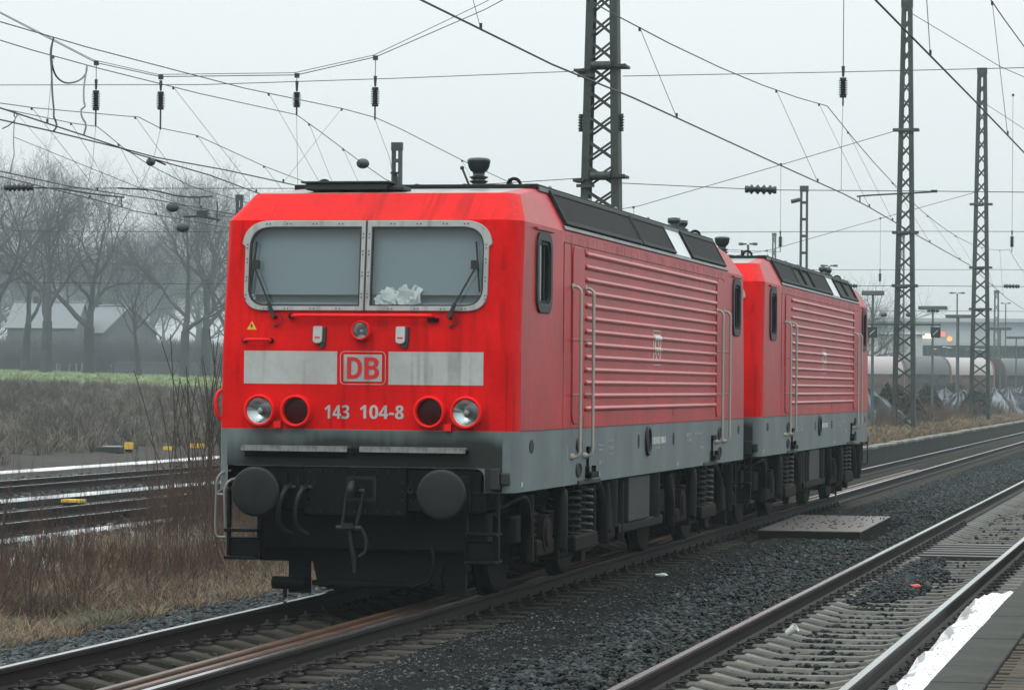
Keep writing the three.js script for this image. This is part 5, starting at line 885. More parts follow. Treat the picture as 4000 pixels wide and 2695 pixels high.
makeLoco('front red electric locomotive numbered 143 104-8 with grey skirt, facing the viewer', { z: 0, seed: 3, louvres: [[-2.85, -7.26, 'closed'], [-7.30, -9.60, 'closed'], [-9.62, -10.80, 'white'], [-10.84, -13.66, 'closed']] });
const loco2 = makeLoco('second red electric locomotive coupled behind the front one, partly hidden by it', { z: -16.55, seed: 8, louvres: [[-2.85, -5.05, 'closed'], [-5.07, -6.15, 'open'], [-6.17, -7.26, 'open'], [-7.28, -9.60, 'closed'], [-9.62, -10.80, 'white'], [-10.84, -12.2, 'open'], [-12.22, -13.66, 'open']] });
// ---------------------------------------------------------------- disused platform with heaps on the right
{
  const p = [], idx = [], xs = range(-13, -1.7, 0.7), zs = []; for (let z = -52; z > -215; z -= 2) zs.push(z);
  const t = thing('far_platform', 'low disused platform with pale kerb and dry grass right of the locomotives', 'platform', [-1.75, 0, -55]);
  const g = new THREE.BufferGeometry(); for (const z of zs) for (const x of xs) p.push(x + 1.75 - 0.3, 0.33 + 0.22 * sstep(-3.0, -5.5, x) + n2(x, z, 0.6, 31) * 0.16 * sstep(-2.2, -3, x), z + 55);
  for (let j = 0; j < zs.length - 1; j++) for (let i = 0; i < xs.length - 1; i++) { const a = j * xs.length + i, b = a + 1, c = a + xs.length, d = c + 1; idx.push(a, b, c, b, d, c); }
  g.setAttribute('position', new THREE.Float32BufferAttribute(p, 3)); g.setIndex(idx); g.computeVertexNormals(); boxUV(g);
  mesh('platform_top', g, std([0.115, 0.092, 0.062], 0.95, { map: T.soil }), t);
  new MB().bb(-11.5, -0.2, -0.5, 0.29, 3, -165).build('platform_core', M.concreteDirty, t);
  const kb = new MB().rb(-0.3, 0, 0.28, 0.355, -0.99, 0.99, 0.01).geo(), km = M.concrete.clone(); km.color = lin(0.30, 0.30, 0.28); const wl = new MB().rb(-0.26, -0.02, -0.4, 0.28, -0.99, 0.99, 0.01).geo(), wm = M.concreteDirty.clone(); wm.color = lin(0.045, 0.05, 0.046);
  for (let i = 0; i < 70; i++) { const k = mesh('edge_stone', kb, km, t); k.position.set(n2(i, 1, 1, 3) * 0.05, n2(i, 2, 1, 3) * 0.03, 2 - i * 2); const w = mesh('wall_block', wl, wm, t); w.position.set(0, 0, 2 - i * 2); }
}
// tufts: narrow bent blades from one root
function tuftGeo(seed, n, h, spread, w) {
  const R = rng(seed), pos = [];
  for (let i = 0; i < n; i++) {
    const a = R() * 6.28, r = R() * spread * 0.4, l = h * (0.55 + R() * 0.6), bx = Math.cos(a) * r, bz = Math.sin(a) * r, lean = (0.25 + R() * 0.9) * spread, tx = bx + Math.cos(a) * lean, tz = bz + Math.sin(a) * lean, ca = Math.cos(a + 1.57) * w, sa = Math.sin(a + 1.57) * w;
    const mx_ = bx + (tx - bx) * 0.4, mz = bz + (tz - bz) * 0.4, A = [bx - ca, 0, bz - sa], B = [bx + ca, 0, bz + sa], C = [mx_ + ca * 0.8, l * 0.6, mz + sa * 0.8], D = [mx_ - ca * 0.8, l * 0.6, mz - sa * 0.8], E = [tx, l * (0.75 + R() * 0.3), tz];
    pos.push(...A, ...B, ...C, ...A, ...C, ...D, ...D, ...C, ...E);
  }
  const g = new THREE.BufferGeometry(); g.setAttribute('position', new THREE.Float32BufferAttribute(pos, 3)); g.computeVertexNormals(); return g;
}
function twigGeo(seed, n, h, spread, r) { // upright dead stems with side twigs
  const R = rng(seed), b = new MB();
  for (let i = 0; i < n; i++) {
    const a = R() * 6.28, q = R() * spread, l = h * (0.5 + R() * 0.6), p0 = V(Math.cos(a) * q * 0.4, 0, Math.sin(a) * q * 0.4), p1 = V(Math.cos(a) * q, l, Math.sin(a) * q); b.cyl(p0, p1, r, r * 0.35, 3, true);
    for (let k = 0; k < 4; k++) { const t = 0.3 + R() * 0.6, s = p0.clone().lerp(p1, t), aa = R() * 6.28, ll = l * (0.15 + R() * 0.2); b.cyl(s, V(s.x + Math.cos(aa) * ll * 0.5, s.y + ll, s.z + Math.sin(aa) * ll * 0.5), r * 0.55, r * 0.2, 3, true); }
  }
  return b.geo();
}
function scatter(name, label, geo, mat, n, place, seed, tones) {
  const im = new THREE.InstancedMesh(geo, mat, n), R = rng(seed), m = new THREE.Matrix4(), c = new THREE.Color(); let k = 0;
  for (let i = 0; i < n; i++) { const a = place(R); if (!a) continue; m.compose(V(a[0], a[1], a[2]), new THREE.Quaternion().setFromEuler(new THREE.Euler((R() - 0.5) * 0.3, R() * 6.28, (R() - 0.5) * 0.3)), V(a[3], a[3] * (0.75 + R() * 0.5), a[3])); im.setMatrixAt(k, m); const t = tones[Math.floor(clamp(1.6 * (vnoise(a[0] * 0.8 + 90, a[2] * 0.8 + 90, 0, seed) - 0.5) + R(), 0, 0.999) * tones.length)], f = (0.55 + R() * 0.7) * (0.7 + 0.6 * vnoise(a[0] * 2.2 + 90, a[2] * 2.2 + 90, 0, seed + 1)); im.setColorAt(k, c.setRGB(t[0] * f, t[1] * f, t[2] * f)); k++; }
  im.count = k; im.name = numbered(name); im.castShadow = im.receiveShadow = true; scene.add(im); return tag(im, label, null, null, 'stuff');
}
const leafMat = new THREE.MeshPhysicalMaterial({ color: 0xffffff, roughness: 0.9, transmission: 0.3, thickness: 0 });
const TAN = [[0.19, 0.125, 0.065], [0.15, 0.092, 0.047], [0.25, 0.175, 0.095], [0.075, 0.056, 0.034], [0.085, 0.082, 0.036]], BRN = [[0.085, 0.045, 0.026], [0.055, 0.036, 0.026], [0.105, 0.056, 0.030]], GRYB = [[0.075, 0.066, 0.058], [0.060, 0.056, 0.052], [0.085, 0.070, 0.058]];
const bankX = (R, z) => -2.95 - R() * 6.4 + 0.25 * n2(0, z, 0.6, 4);
scatter('dry_grass', 'dry tan winter grass covering the bank left of the locomotives', tuftGeo(3, 18, 0.13, 0.24, 0.0040), leafMat, 30000, R => { const z = 10 - R() * 34, x = bankX(R, z); if (x > -3.3 && R() < 0.6) return null; const f = vnoise(x * 0.9 + 50, z * 0.9 + 50, 0, 3); if (f < 0.25 && R() < 0.5) return null; return [x, groundY(x, z) - 0.02, z, 0.7 + R() * 0.7]; }, 51, TAN);
scatter('dry_grass', 'longer bent dry grass stems on the bank left of the locomotives', tuftGeo(4, 7, 0.28, 0.34, 0.003), leafMat, 9000, R => { const z = 9 - R() * 34, x = -3.2 - R() * 6; if (n2(x, z, 0.7, 44) < -0.05) return null; return [x, groundY(x, z) - 0.02, z, 0.7 + R() * 0.7]; }, 52, [...TAN, ...BRN]);
scatter('dead_weeds', 'reddish brown dead weeds standing on the bank and before the left tracks', twigGeo(5, 6, 0.5, 0.34, 0.0030), M.stemBrown.clone(), 2000, R => { const z = 4 - R() * 34, x = -4.4 - R() * 4.9; if (n2(x, z, 0.55, 47) < -0.08) return null; return [x, groundY(x, z), z, 0.6 + R() * 0.9]; }, 53, [[1.4, 1.1, 0.85], [0.9, 0.8, 0.7], [2.5, 1.9, 1.35]]);
scatter('dead_weeds', 'tall thin dead stalks rising before the left tracks', twigGeo(6, 3, 1.25, 0.16, 0.0042), M.stemBrown.clone(), 330, R => { const z = -4 - R() * 28, x = -6.2 - R() * 3.3; return [x, groundY(x, z), z, 0.6 + R() * 0.7]; }, 54, [[1.2, 1.0, 0.9], [1.7, 1.3, 1.1]]);
M.scrub = std([1, 1, 1], 0.95);
scatter('scrub', 'grey brown leafless scrub beyond the left tracks', twigGeo(7, 22, 1.5, 0.85, 0.008), M.scrub, 3600, R => { const z = -40 - R() * 130, x = -26.3 - R() * 40; if (z < -138 && x > -57) return null; const h = 0.40 - 0.14 * sstep(-48, -60, x); return [x, groundY(x, z) - 0.05, z, h * (0.6 + R() * 0.8)]; }, 55, GRYB);
scatter('scrub', 'low dead grass beneath the scrub beyond the left tracks', tuftGeo(8, 18, 0.6, 0.5, 0.013), leafMat, 9000, R => { const z = -40 - R() * 130, x = -24.6 - R() * 42; if (z < -140 && x > -58) return null; if (x > -26.2 && z > -80 && z < -55) return null; return [x, groundY(x, z) - 0.05, z, 0.6 + R() * 0.8]; }, 56, [[0.105, 0.092, 0.070], [0.085, 0.078, 0.062], [0.13, 0.112, 0.080]]);
scatter('field_grass', 'pale green grass of the field before the trees', tuftGeo(9, 16, 0.25, 0.3, 0.018), leafMat, 24000, R => { const z = -135 - R() * 190, x = -42 - R() * 90; if (x > -66 && z > -142) return null; return [x, groundY(x, z) - 0.03, z, 0.7 + R() * 0.6]; }, 57, [[0.27, 0.36, 0.14], [0.31, 0.39, 0.17], [0.23, 0.32, 0.13]]);
scatter('dry_grass', 'dry yellowish grass on the low disused platform', tuftGeo(10, 16, 0.27, 0.28, 0.009), leafMat, 9000, R => { const z = -54 - R() * 120, x = -2.2 - R() * 5.0; return [x, 0.34 + 0.22 * sstep(-3, -5.5, x), z, (0.5 + R() * 0.8) * (0.5 + 0.6 * sstep(-2.2, -3.2, x))]; }, 58, [...TAN, [0.16, 0.12, 0.05], [0.20, 0.13, 0.06]]);
scatter('dead_weeds', 'brown weeds between the snowy heaps', twigGeo(11, 14, 0.7, 0.4, 0.007), M.scrub, 1100, R => { const z = -85 - R() * 120, x = -3.5 - R() * 7; return [x, 0.45, z, 0.5 + R() * 0.7]; }, 59, [[0.09, 0.07, 0.055], [0.12, 0.085, 0.06]]);
scatter('white_grass', 'frosted pale grass tufts in front of the left tracks', tuftGeo(12, 12, 0.35, 0.3, 0.006), leafMat, 260, R => { const z = -9 - R() * 12, x = -6.4 - R() * 2.6 + (z + 9) * 0.05; return n2(x, z, 0.8, 6) > 0.1 ? [x, groundY(x, z), z, 0.6 + R() * 0.8] : null; }, 60, [[0.42, 0.42, 0.40], [0.30, 0.29, 0.26]]);

// snow-streaked heaps
function heap(label, x, z, r, h, seed) { r *= 1.25; h *= 1.12;
  const p = [], col = [], idx = [], nA = 132, nR = 22, R = rng(seed), ph = R() * 9;
  for (let j = 0; j <= nR; j++) for (let i = 0; i <= nA; i++) {
    const a = (i % nA) / nA * Math.PI * 2, t = j / nR, rid = 0.5 + 0.5 * Math.sin(a * 13 + ph + 2.6 * Math.sin(a * 4 + ph)), rr = t * r * (1.12 + 0.28 * Math.sin(a * 2 + ph) + 0.10 * (rid - 0.5)) + 0.0;
    const y = h * (1 - Math.pow(t, 1.12)) * (1 - 0.10 * rid * t) + 0.20 * h * (vnoise((i % nA) * 0.22, j * 0.4, 0, seed) - 0.5) * 0.7 + 0.10 * h * (vnoise((i % nA) * 0.8, j * 0.9, 0, seed + 9) - 0.5) * (t > 0.02 ? 1 : 0) - 0.05;
    p.push(Math.cos(a) * rr, y, Math.sin(a) * rr);
    const s = clamp(sstep(0.50, 0.9, 0.40 * rid + 0.50 * vnoise(i * 0.45, t * 2.0 + seed, 0, seed + 3) + 0.35 * (vnoise(i * 1.3, t * 5, 0, seed + 5) - 0.3) + 0.18 * (1 - t)), 0, 1);
    col.push(lerp(0.050, 0.26, s), lerp(0.058, 0.285, s), lerp(0.064, 0.31, s));
  }
  for (let j = 0; j < nR; j++) for (let i = 0; i < nA; i++) { const a = j * (nA + 1) + i, b = a + 1, c = a + nA + 1, d = c + 1; idx.push(a, b, d, a, d, c); }
  const g = new THREE.BufferGeometry(); g.setAttribute('position', new THREE.Float32BufferAttribute(p, 3)); g.setAttribute('color', new THREE.Float32BufferAttribute(col, 3)); g.setIndex(idx); g.computeVertexNormals(); boxUV(g);
  const m = mesh('spoil_heap', g, M.heap ??= phy([1, 1, 1], 0.95, { vertexColors: true, specularIntensity: 0.1, bumpMap: rep(T.gritB, 0.5), bumpScale: 0.03 })); m.position.set(x, 0.35, z); return tag(m, label, 'heap', 'snow-streaked heaps on the disused platform');
}
const B = bearing;
heap('streaky snow-covered heap directly right of the second locomotive', B(3385, -100), -100, 1.5, 1.62, 3); heap('snowy heap in the middle behind the dark bushes', B(3695, -162), -162, 1.9, 1.55, 4); heap('lumpy snowy heap between the two lamp posts', B(3755, -160), -160, 1.7, 1.5, 5); heap('white streaked heap below the rightmost lattice mast', B(3888, -172), -172, 1.9, 1.65, 6); heap('heap right of the rightmost mast, second from the edge', B(3945, -180), -180, 1.8, 1.7, 7); heap('snowy heap at the right edge of the view', B(4000, -186), -186, 1.8, 1.75, 8); heap('small far heap peeping out left of the sign mast foot', B(3590, -150), -150, 1.0, 1.2, 9);
// bushes: leaf clumps through a volume on a few stems
function bush(label, x, z, w, h, seed, tones, y = 0.4) {
  const t = thing('bush', label, 'bush', [x, y, z]), R = rng(seed), pos = [], col = [];
  for (let i = 0; i < 5200; i++) {
    const a = R() * 6.28, q = Math.sqrt(R()), yy = Math.pow(R(), 0.8), rr = q * w * 0.5 * Math.sqrt(Math.max(0.05, 1 - (yy - 0.25) ** 2 * 1.6)) * (0.75 + 0.5 * vnoise(a * 1.3 + 5, yy * 3, 0, seed)), px = Math.cos(a) * rr, pz = Math.sin(a) * rr, py = yy * h * (0.7 + 0.45 * vnoise(a * 1.1, q * 3, 0, seed + 1));
    const s = 0.06 + R() * 0.07, n = V(R() - 0.5, R() - 0.3, R() - 0.5).normalize(), u = V(R() - 0.5, R() - 0.5, R() - 0.5).cross(n).normalize().multiplyScalar(s), v = n.clone().cross(u).normalize().multiplyScalar(s * 0.6);
    for (const [k, l] of [[-1, -1], [1, -1], [0, 1.3]]) pos.push(px + u.x * k + v.x * l, Math.max(0, py) + u.y * k + v.y * l, pz + u.z * k + v.z * l);
    const c = tones[Math.floor(R() * tones.length)], f = 0.6 + R() * 0.8; for (let k = 0; k < 3; k++) col.push(c[0] * f, c[1] * f, c[2] * f);
  }
  const g = new THREE.BufferGeometry(); g.setAttribute('position', new THREE.Float32BufferAttribute(pos, 3)); g.setAttribute('color', new THREE.Float32BufferAttribute(col, 3)); g.computeVertexNormals(); boxUV(g);
  mesh('foliage', g, M.leafV ??= new THREE.MeshPhysicalMaterial({ color: 0xffffff, vertexColors: true, roughness: 0.9, transmission: 0.3, thickness: 0 }), t);
  const b = new MB(); for (let i = 0; i < 9; i++) { const a = R() * 6.28; b.cyl(V(Math.cos(a) * w * 0.08, 0, Math.sin(a) * w * 0.08), V(Math.cos(a) * w * 0.3, h * 0.75, Math.sin(a) * w * 0.3), 0.03, 0.01, 4); } b.build('stem', M.bark, t); return t;
}
const DKG = [[0.030, 0.042, 0.022], [0.045, 0.055, 0.024], [0.022, 0.030, 0.018], [0.05, 0.045, 0.03]], DKB = [[0.045, 0.045, 0.04], [0.032, 0.036, 0.034], [0.06, 0.05, 0.04]];
bush('dark evergreen bush right of the second locomotive at the mast foot', bearing(3490, -112), -112, 1.9, 1.75, 5, DKG); bush('lower dark bush touching the sign mast foot', bearing(3560, -109), -109, 1.5, 1.25, 6, [...DKG, ...DKB]); bush('dull dark bush in the gap before the middle snowy heap', bearing(3632, -145), -145, 1.4, 1.75, 7, DKB);
bush('dull brown bush low beside the rightmost mast foot', bearing(3818, -150), -150, 1.7, 1.45, 8, DKB);
bush('small brown bush behind the lamp post between the heaps', bearing(3725, -185), -185, 2.0, 1.9, 9, DKB);

// leafless trees
function treeGeo(seed, H, o = {}) {
  const R = rng(seed), trunk = new MB(), crown = new MB(); let count = 0;
  const seg = (b, p, d, len, r0, r1, n) => { const q = p.clone().addScaledVector(d, len); b.cyl(p, q, r0, r1, n, true); return q; };
  const perp = d => V(R() - 0.5, R() - 0.5, R() - 0.5).cross(d).normalize();
  function branch(p, d, len, r, depth) {
    if (count > (o.max || 5200)) return; count++;
    let q = p, dir = d.clone(); const ns = depth < 3 ? 3 : 2, n = r > 0.08 ? 6 : r > 0.03 ? 4 : 3; let rr = r;
    for (let i = 0; i < ns; i++) {
      const r1 = rr * 0.86; dir.addScaledVector(perp(dir), 0.10 + 0.05 * depth).addScaledVector(UP, 0.05).normalize(); const q1 = seg(crown, q, dir, len / ns, rr, r1, n); q = q1; rr = r1;
      if (depth < 6 && (i > 0 || depth > 2) && R() < 0.85) { const k = perp(dir), dd = dir.clone().multiplyScalar(0.75).addScaledVector(k, 0.62).addScaledVector(UP, 0.12).normalize(); branch(q, dd, len * (0.55 + R() * 0.25), rr * 0.58, depth + 1); }
    }
    if (depth < 7) { const k = 2; for (let i = 0; i < k; i++) { const pv = perp(dir).multiplyScalar(0.36); branch(q, dir.clone().add(pv).normalize(), len * (0.70 + R() * 0.2), Math.max(0.009, rr * 0.72), depth + 1); } }
  }
  const tr = o.r || H * 0.022, th = H * (o.trunk || 0.28); let p = V(0, -0.3, 0), d = V((R() - 0.5) * 0.06, 1, (R() - 0.5) * 0.06).normalize(), r = tr * 1.25; const N = 6;
  for (let i = 0; i < N; i++) { d.addScaledVector(perp(d), 0.02).normalize(); p = seg(trunk, p, d, (th + 0.3) / N, r, r * (i ? 0.95 : 0.82), 9); r *= i ? 0.95 : 0.82; }
  // leader and limbs
  const L = H - th; let lp = p.clone(), ld = d.clone(), lr = r * 0.85; const M_ = o.limbs || 8;
  for (let i = 0; i < M_; i++) {
    const f = i / M_, a = i * 2.4 + R() * 0.8, up = o.spread ? 0.75 : 0.95, dd = V(Math.cos(a), up + f * 0.9, Math.sin(a)).normalize();
    branch(lp, dd, L * (0.34 - 0.17 * f) * (0.8 + R() * 0.4), lr * 0.74, 2);
    ld.addScaledVector(perp(ld), 0.07).normalize(); lp = seg(crown, lp, ld, L * 0.78 / M_, lr, lr * 0.86, 7); lr *= 0.84;
  }
  branch(lp, ld, L * 0.16, lr, 3);
  return [trunk.geo(), crown.geo()];
}
const TR = [0, 1, 2, 3].map(i => treeGeo(101 + i * 7, 20, { max: [5200, 5000, 4600, 4400][i], limbs: [9, 8, 10, 7][i], spread: i % 2, r: [0.66, 0.74, 0.5, 0.62][i] }));
function tree(label, x, z, h, kind, turn, group = 'bare trees beyond the field') {
  const t = thing('bare_tree', label, 'tree', [x, groundY(x, z), z], group, turn), s = h / 20; t.scale.set(s, s, s);
  mesh('trunk', TR[kind][0], M.bark, t); mesh('crown', TR[kind][1], M.twig, t); return t;
}
const ZT = -300;
const TH = TR.map(([a, b]) => { b.computeBoundingBox(); return b.boundingBox.max.y; });
[[-35, 610, 1, 'bare tree cut by the left edge of the view', 0.5], [95, 655, 2, 'slim bare tree second from the left edge'], [176, 585, 0, 'tallest broad bare tree at far left with a thick trunk'], [345, 700, 1, 'bare tree right of the tall left one, over the snowy roof'], [542, 915, 2, 'smaller bare tree in the middle of the left row'], [718, 670, 3, 'forked bare tree left of the front locomotive'], [800, 650, 0, 'bare tree right next to the front locomotive'], [875, 690, 2, 'bare tree partly hidden by the front locomotive cab']].forEach(([b, top, k, lab], i) => {
  const z = ZT + [0, -14, 6, 0, -6, 4, -16, 0][i], x = bearing(b, z), h = 2.04 + (1485 - top) / 12327 * Math.hypot(x - 7.57, z - 27.7) - groundY(x, z); const t = tree(lab, x, z, h * 21.6 / TH[k], k, i * 1.3); t.scale.x *= 0.98; t.scale.z *= 0.98; });
tree('hazy round tree right behind the second locomotive', bearing(3275, -240), -240, 10.5, 1, 0.7); tree('hazy tree peeping out right of the second locomotive', bearing(3385, -262), -262, 9, 2, 2.2);
{ // far wood as one mass
  const n = 13, R = rng(77);
  for (const k of [0, 1]) { const im = new THREE.InstancedMesh(mergeGeometries([TR[2 + k][0], TR[2 + k][1]]), M.twig, n), m = new THREE.Matrix4(); for (let i = 0; i < n; i++) { const z = -520 - R() * 160, x = px2x(-150 + R() * 1150, z), s = (0.85 + R() * 0.5); m.compose(V(x, groundY(x, z) - 0.3, z), new THREE.Quaternion().setFromAxisAngle(UP, R() * 6.28), V(s * 1.15, s, s * 1.15)); im.setMatrixAt(i, m); } im.name = numbered('far_wood'); im.castShadow = true; scene.add(im); tag(im, k ? 'rear part of the hazy wood beyond the field' : 'hazy leafless wood beyond the field on the left', null, null, 'stuff'); }
  const im = new THREE.InstancedMesh(twigGeo(15, 30, 2.4, 1.3, 0.02), M.scrub, 900), m = new THREE.Matrix4(), c = new THREE.Color(); for (let i = 0; i < 900; i++) { const z = -325 - R() * 60, x = px2x(-60 + R() * 960, z), s = 0.7 + R() * 1.1; m.compose(V(x, groundY(x, z) - 0.1, z), new THREE.Quaternion().setFromAxisAngle(UP, R() * 6.28), V(s, s, s)); im.setMatrixAt(i, m); im.setColorAt(i, c.setRGB(0.085, 0.092, 0.093)); } im.name = 'undergrowth'; scene.add(im); tag(im, 'dim undergrowth below the far wood', null, null, 'stuff');
}
{ // far houses with snow on the roofs, long low wall
  const house = (label, px, z, w, d, eave, ridge, turn) => { const x = px2x(px, z), t = thing('house', label, 'house', [x, groundY(x, z), z], 'far houses with snow on the roof', turn); new MB().bb(-w / 2, w / 2, 0, eave, -d / 2, d / 2).add(new THREE.ExtrudeGeometry(poly([[-d / 2, eave], [d / 2, eave], [0, ridge - 0.1]]), { depth: w - 0.02, bevelEnabled: false }), new THREE.Matrix4().makeTranslation(-w / 2 + 0.01, 0, 0).multiply(new THREE.Matrix4().makeRotationY(Math.PI / 2))).build('wall', std([0.10, 0.11, 0.115], 0.9), t);
    const a = Math.atan2(ridge - eave, d / 2), L = Math.hypot(ridge - eave, d / 2) + 0.5; for (const s of [-1, 1]) new MB().box(0, (eave + ridge) / 2 + 0.05, s * d / 4, w + 0.6, 0.16, L, s * a, 0, 0).build('roof', std([0.16, 0.18, 0.19], 0.8), t);
    for (let i = 0; i < 4; i++) new MB().box(-w / 2 + w * (i + 0.5) / 4, eave * 0.55, d / 2 + 0.02, 1.0, 1.3, 0.06).build('window', M.louvre, t); new MB().bb(-w * 0.2 - 0.3, -w * 0.2 + 0.3, ridge - 0.8, ridge + 0.8, -0.3, 0.3).build('chimney', M.greyDark, t); };
  house('far house with long snowy roof behind the tall left tree', 190, -345, 8.4, 10, 5.4, 8.6, 0.15); house('far house with steep snowy roof in the middle of the left trees', 415, -352, 8.5, 9, 5.0, 8.4, -0.5);
  const z = -322, xa = px2x(455, z), xb = px2x(930, z), w = thing('boundary_wall', 'long low dark wall behind the green field', 'wall', [(xa + xb) / 2, groundY((xa + xb) / 2, z), z]); new MB().bb(-(xb - xa) / 2, (xb - xa) / 2, -0.8, 1.5, -0.2, 0.2).build('wall_body', std([0.075, 0.08, 0.085], 0.9), w); new MB().bb(-(xb - xa) / 2, (xb - xa) / 2, 1.5, 1.62, -0.26, 0.26).build('coping', std([0.12, 0.12, 0.12], 0.9), w);
  const R = rng(31), f = thing('garden_fence', 'row of pale fence boards below the snowy roofs', 'fence', [px2x(330, -326), groundY(px2x(330, -326), -326), -326]); for (let i = 0; i < 22; i++) if (R() < 0.7) new MB().bb(-4.4 + i * 0.4, -4.15 + i * 0.4, 0, 1.1 + R() * 0.3, -0.03, 0.03).build('board', std([0.35, 0.37, 0.38], 0.8), f); new MB().bb(-4.6, 4.6, 0.7, 0.8, -0.06, -0.03).build('rail', M.mastFar, f);
}
// covered wagons in the haze, station behind
function wagon(label, x, z, turn, tones, dark) { // hooded covered wagon: three telescoping round hoods on one underframe
  const t = thing('covered_wagon', label, 'wagon', [x, 0.35, z], 'round-roofed wagons in the haze', turn), L = 12.6, S = L / 3;
  const prof = (w, h) => { const p = new THREE.Shape(); p.moveTo(-w, 1.15); p.lineTo(w, 1.15); p.lineTo(w, 2.75); p.bezierCurveTo(w, h - 0.55, w * 0.62, h, 0, h); p.bezierCurveTo(-w * 0.62, h, -w, h - 0.55, -w, 2.75); p.closePath(); return p; };
  const shell = (w, h) => { const p = new THREE.Shape(); p.moveTo(w, 2.8); p.bezierCurveTo(w, h - 0.55, w * 0.62, h, 0, h); p.bezierCurveTo(-w * 0.62, h, -w, h - 0.55, -w, 2.8); p.lineTo(-w + 0.03, 2.8); p.bezierCurveTo(-w + 0.03, h - 0.60, -w * 0.6, h - 0.05, 0, h - 0.05); p.bezierCurveTo(w * 0.6, h - 0.05, w - 0.03, h - 0.60, w - 0.03, 2.8); p.closePath(); return p; };
  tones.forEach((tone, i) => { const big = i === 1 ? 0.08 : 0, w = 1.42 + big, h = 4.12 + big, z0 = -i * S;
    const hd = new MB().ext(prof(w, h), S - 0.02, new THREE.Matrix4().makeTranslation(0, 0, z0 - S + 0.01)).build('hood', std(tone, 0.8, { map: T.grime }), t);
    const lt = tone[0] > 0.15; new MB().ext(shell(w + 0.03, h + 0.03), S - 0.3, new THREE.Matrix4().makeTranslation(0, 0, z0 - S + 0.15)).build('hood_roof', std(lt ? [0.36, 0.335, 0.33] : [0.11, 0.12, 0.125], 0.8), hd);
    new MB().ext(prof(w + 0.06, h + 0.06), 0.14, new THREE.Matrix4().makeTranslation(0, 0, z0 - 0.14)).ext(prof(w + 0.06, h + 0.06), 0.14, new THREE.Matrix4().makeTranslation(0, 0, z0 - S)).build('hood_rib', std(lt ? [0.20, 0.12, 0.115] : [0.10, 0.085, 0.085], 0.85), hd); });
  const ug = new MB().bb(-1.35, 1.35, 0.9, 1.15, -L, 0); for (const d of [1.8, 3.6, L - 3.6, L - 1.8]) for (const s of [-1, 1]) ug.cyl(V(s * 0.7, 0.45, -d), V(s * 0.85, 0.45, -d), 0.46, 0.46, 14); ug.build('underframe', M.iron, t);
}
const WT = -0.87, wz = -212, wx = bearing(3318, wz), wd = k => [wx + Math.sin(0.87) * k, wz - Math.cos(0.87) * k];
wagon('hazy round-roofed wagon right of the second locomotive, hood section dark in the middle', ...wd(0), WT, [[0.20, 0.145, 0.135], [0.09, 0.10, 0.105], [0.20, 0.14, 0.13]]);
wagon('hazy round-roofed wagon with a dark first hood behind the lamp posts', ...wd(13.6), WT, [[0.10, 0.10, 0.108], [0.22, 0.145, 0.135], [0.23, 0.145, 0.13]]);
wagon('dark grey hooded wagon at the right edge behind the lamp posts', ...wd(27.2), WT, [[0.085, 0.092, 0.098], [0.09, 0.097, 0.104], [0.08, 0.088, 0.094]], true);
{
  const t = thing('station_building', 'hazy low station building with lit yellow sign far behind the wagons', 'building', [-30.7, 0, -400]);
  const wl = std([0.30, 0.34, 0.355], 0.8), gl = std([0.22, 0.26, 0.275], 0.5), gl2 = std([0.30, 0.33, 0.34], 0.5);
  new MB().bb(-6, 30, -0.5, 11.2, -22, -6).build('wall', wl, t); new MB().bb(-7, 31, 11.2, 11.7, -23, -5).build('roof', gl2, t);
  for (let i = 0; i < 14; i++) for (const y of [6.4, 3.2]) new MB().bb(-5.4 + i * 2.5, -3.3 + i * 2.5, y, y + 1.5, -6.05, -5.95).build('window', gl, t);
  new MB().bb(-8, 28, 7.9, 8.3, -6, 2).build('canopy', gl2, t); for (let i = 0; i < 10; i++) new MB().bb(-7.5 + i * 3.8, -7.2 + i * 3.8, 0, 7.9, -1, -0.7).build('canopy_post', M.mastFar, t);
  const glow = (c, k) => std([0.1, 0.1, 0.1], 0.6, { emissive: lin(...c), emissiveIntensity: k }), R = rng(12), ly = glow([1, 0.86, 0.45], 3.2);
  for (const [a, b] of [[-2.5, -0.5], [0.0, 2.05]]) { let x = a; while (x < b) { const w = 0.18 + R() * 0.25; new MB().bb(x, x + w, 9.0 - R() * 0.1, 9.5 + R() * 0.12, -5.9, -5.8).build('sign_letter', ly, t); x += w + 0.03; } }
  new MB().bb(3.6, 4.15, 9.2, 9.85, -5.9, -5.75).build('red_sign', glow([1, 0.12, 0.08], 1.4), t); new MB().cyl(V(4.75, 8.9, -5.9), V(4.75, 8.9, -5.7), 0.34, 0.34, 18).build('orange_sign', glow([1, 0.36, 0.06], 1.6), t);
  const sl = glow([1, 0.95, 0.8], 0.9); for (const [x, y] of [[4.0, 7.8], [4.7, 7.7], [7.5, 7.5], [8.4, 7.5], [9.2, 7.45], [2.7, 7.5]]) new MB().bb(x, x + 0.6, y - 0.08, y, -2, -1.9).build('canopy_light', sl, t);
}
{
  const t = thing('far_building', 'faint pale block right behind the wagons at the right edge', 'building', [9, 0, -470]); new MB().bb(-12, 26, 0, 12.5, -16, 0).build('wall', std([0.32, 0.36, 0.37], 0.8), t); for (let i = 0; i < 9; i++) for (const y of [3, 6, 9]) new MB().bb(-11 + i * 4, -8.6 + i * 4, y, y + 1.6, -0.05, 0.05).build('window', std([0.24, 0.28, 0.29], 0.5), t); new MB().bb(-12.5, 26.5, 12.5, 13, -16.5, 0.5).build('roof', M.roofWhite, t);
}
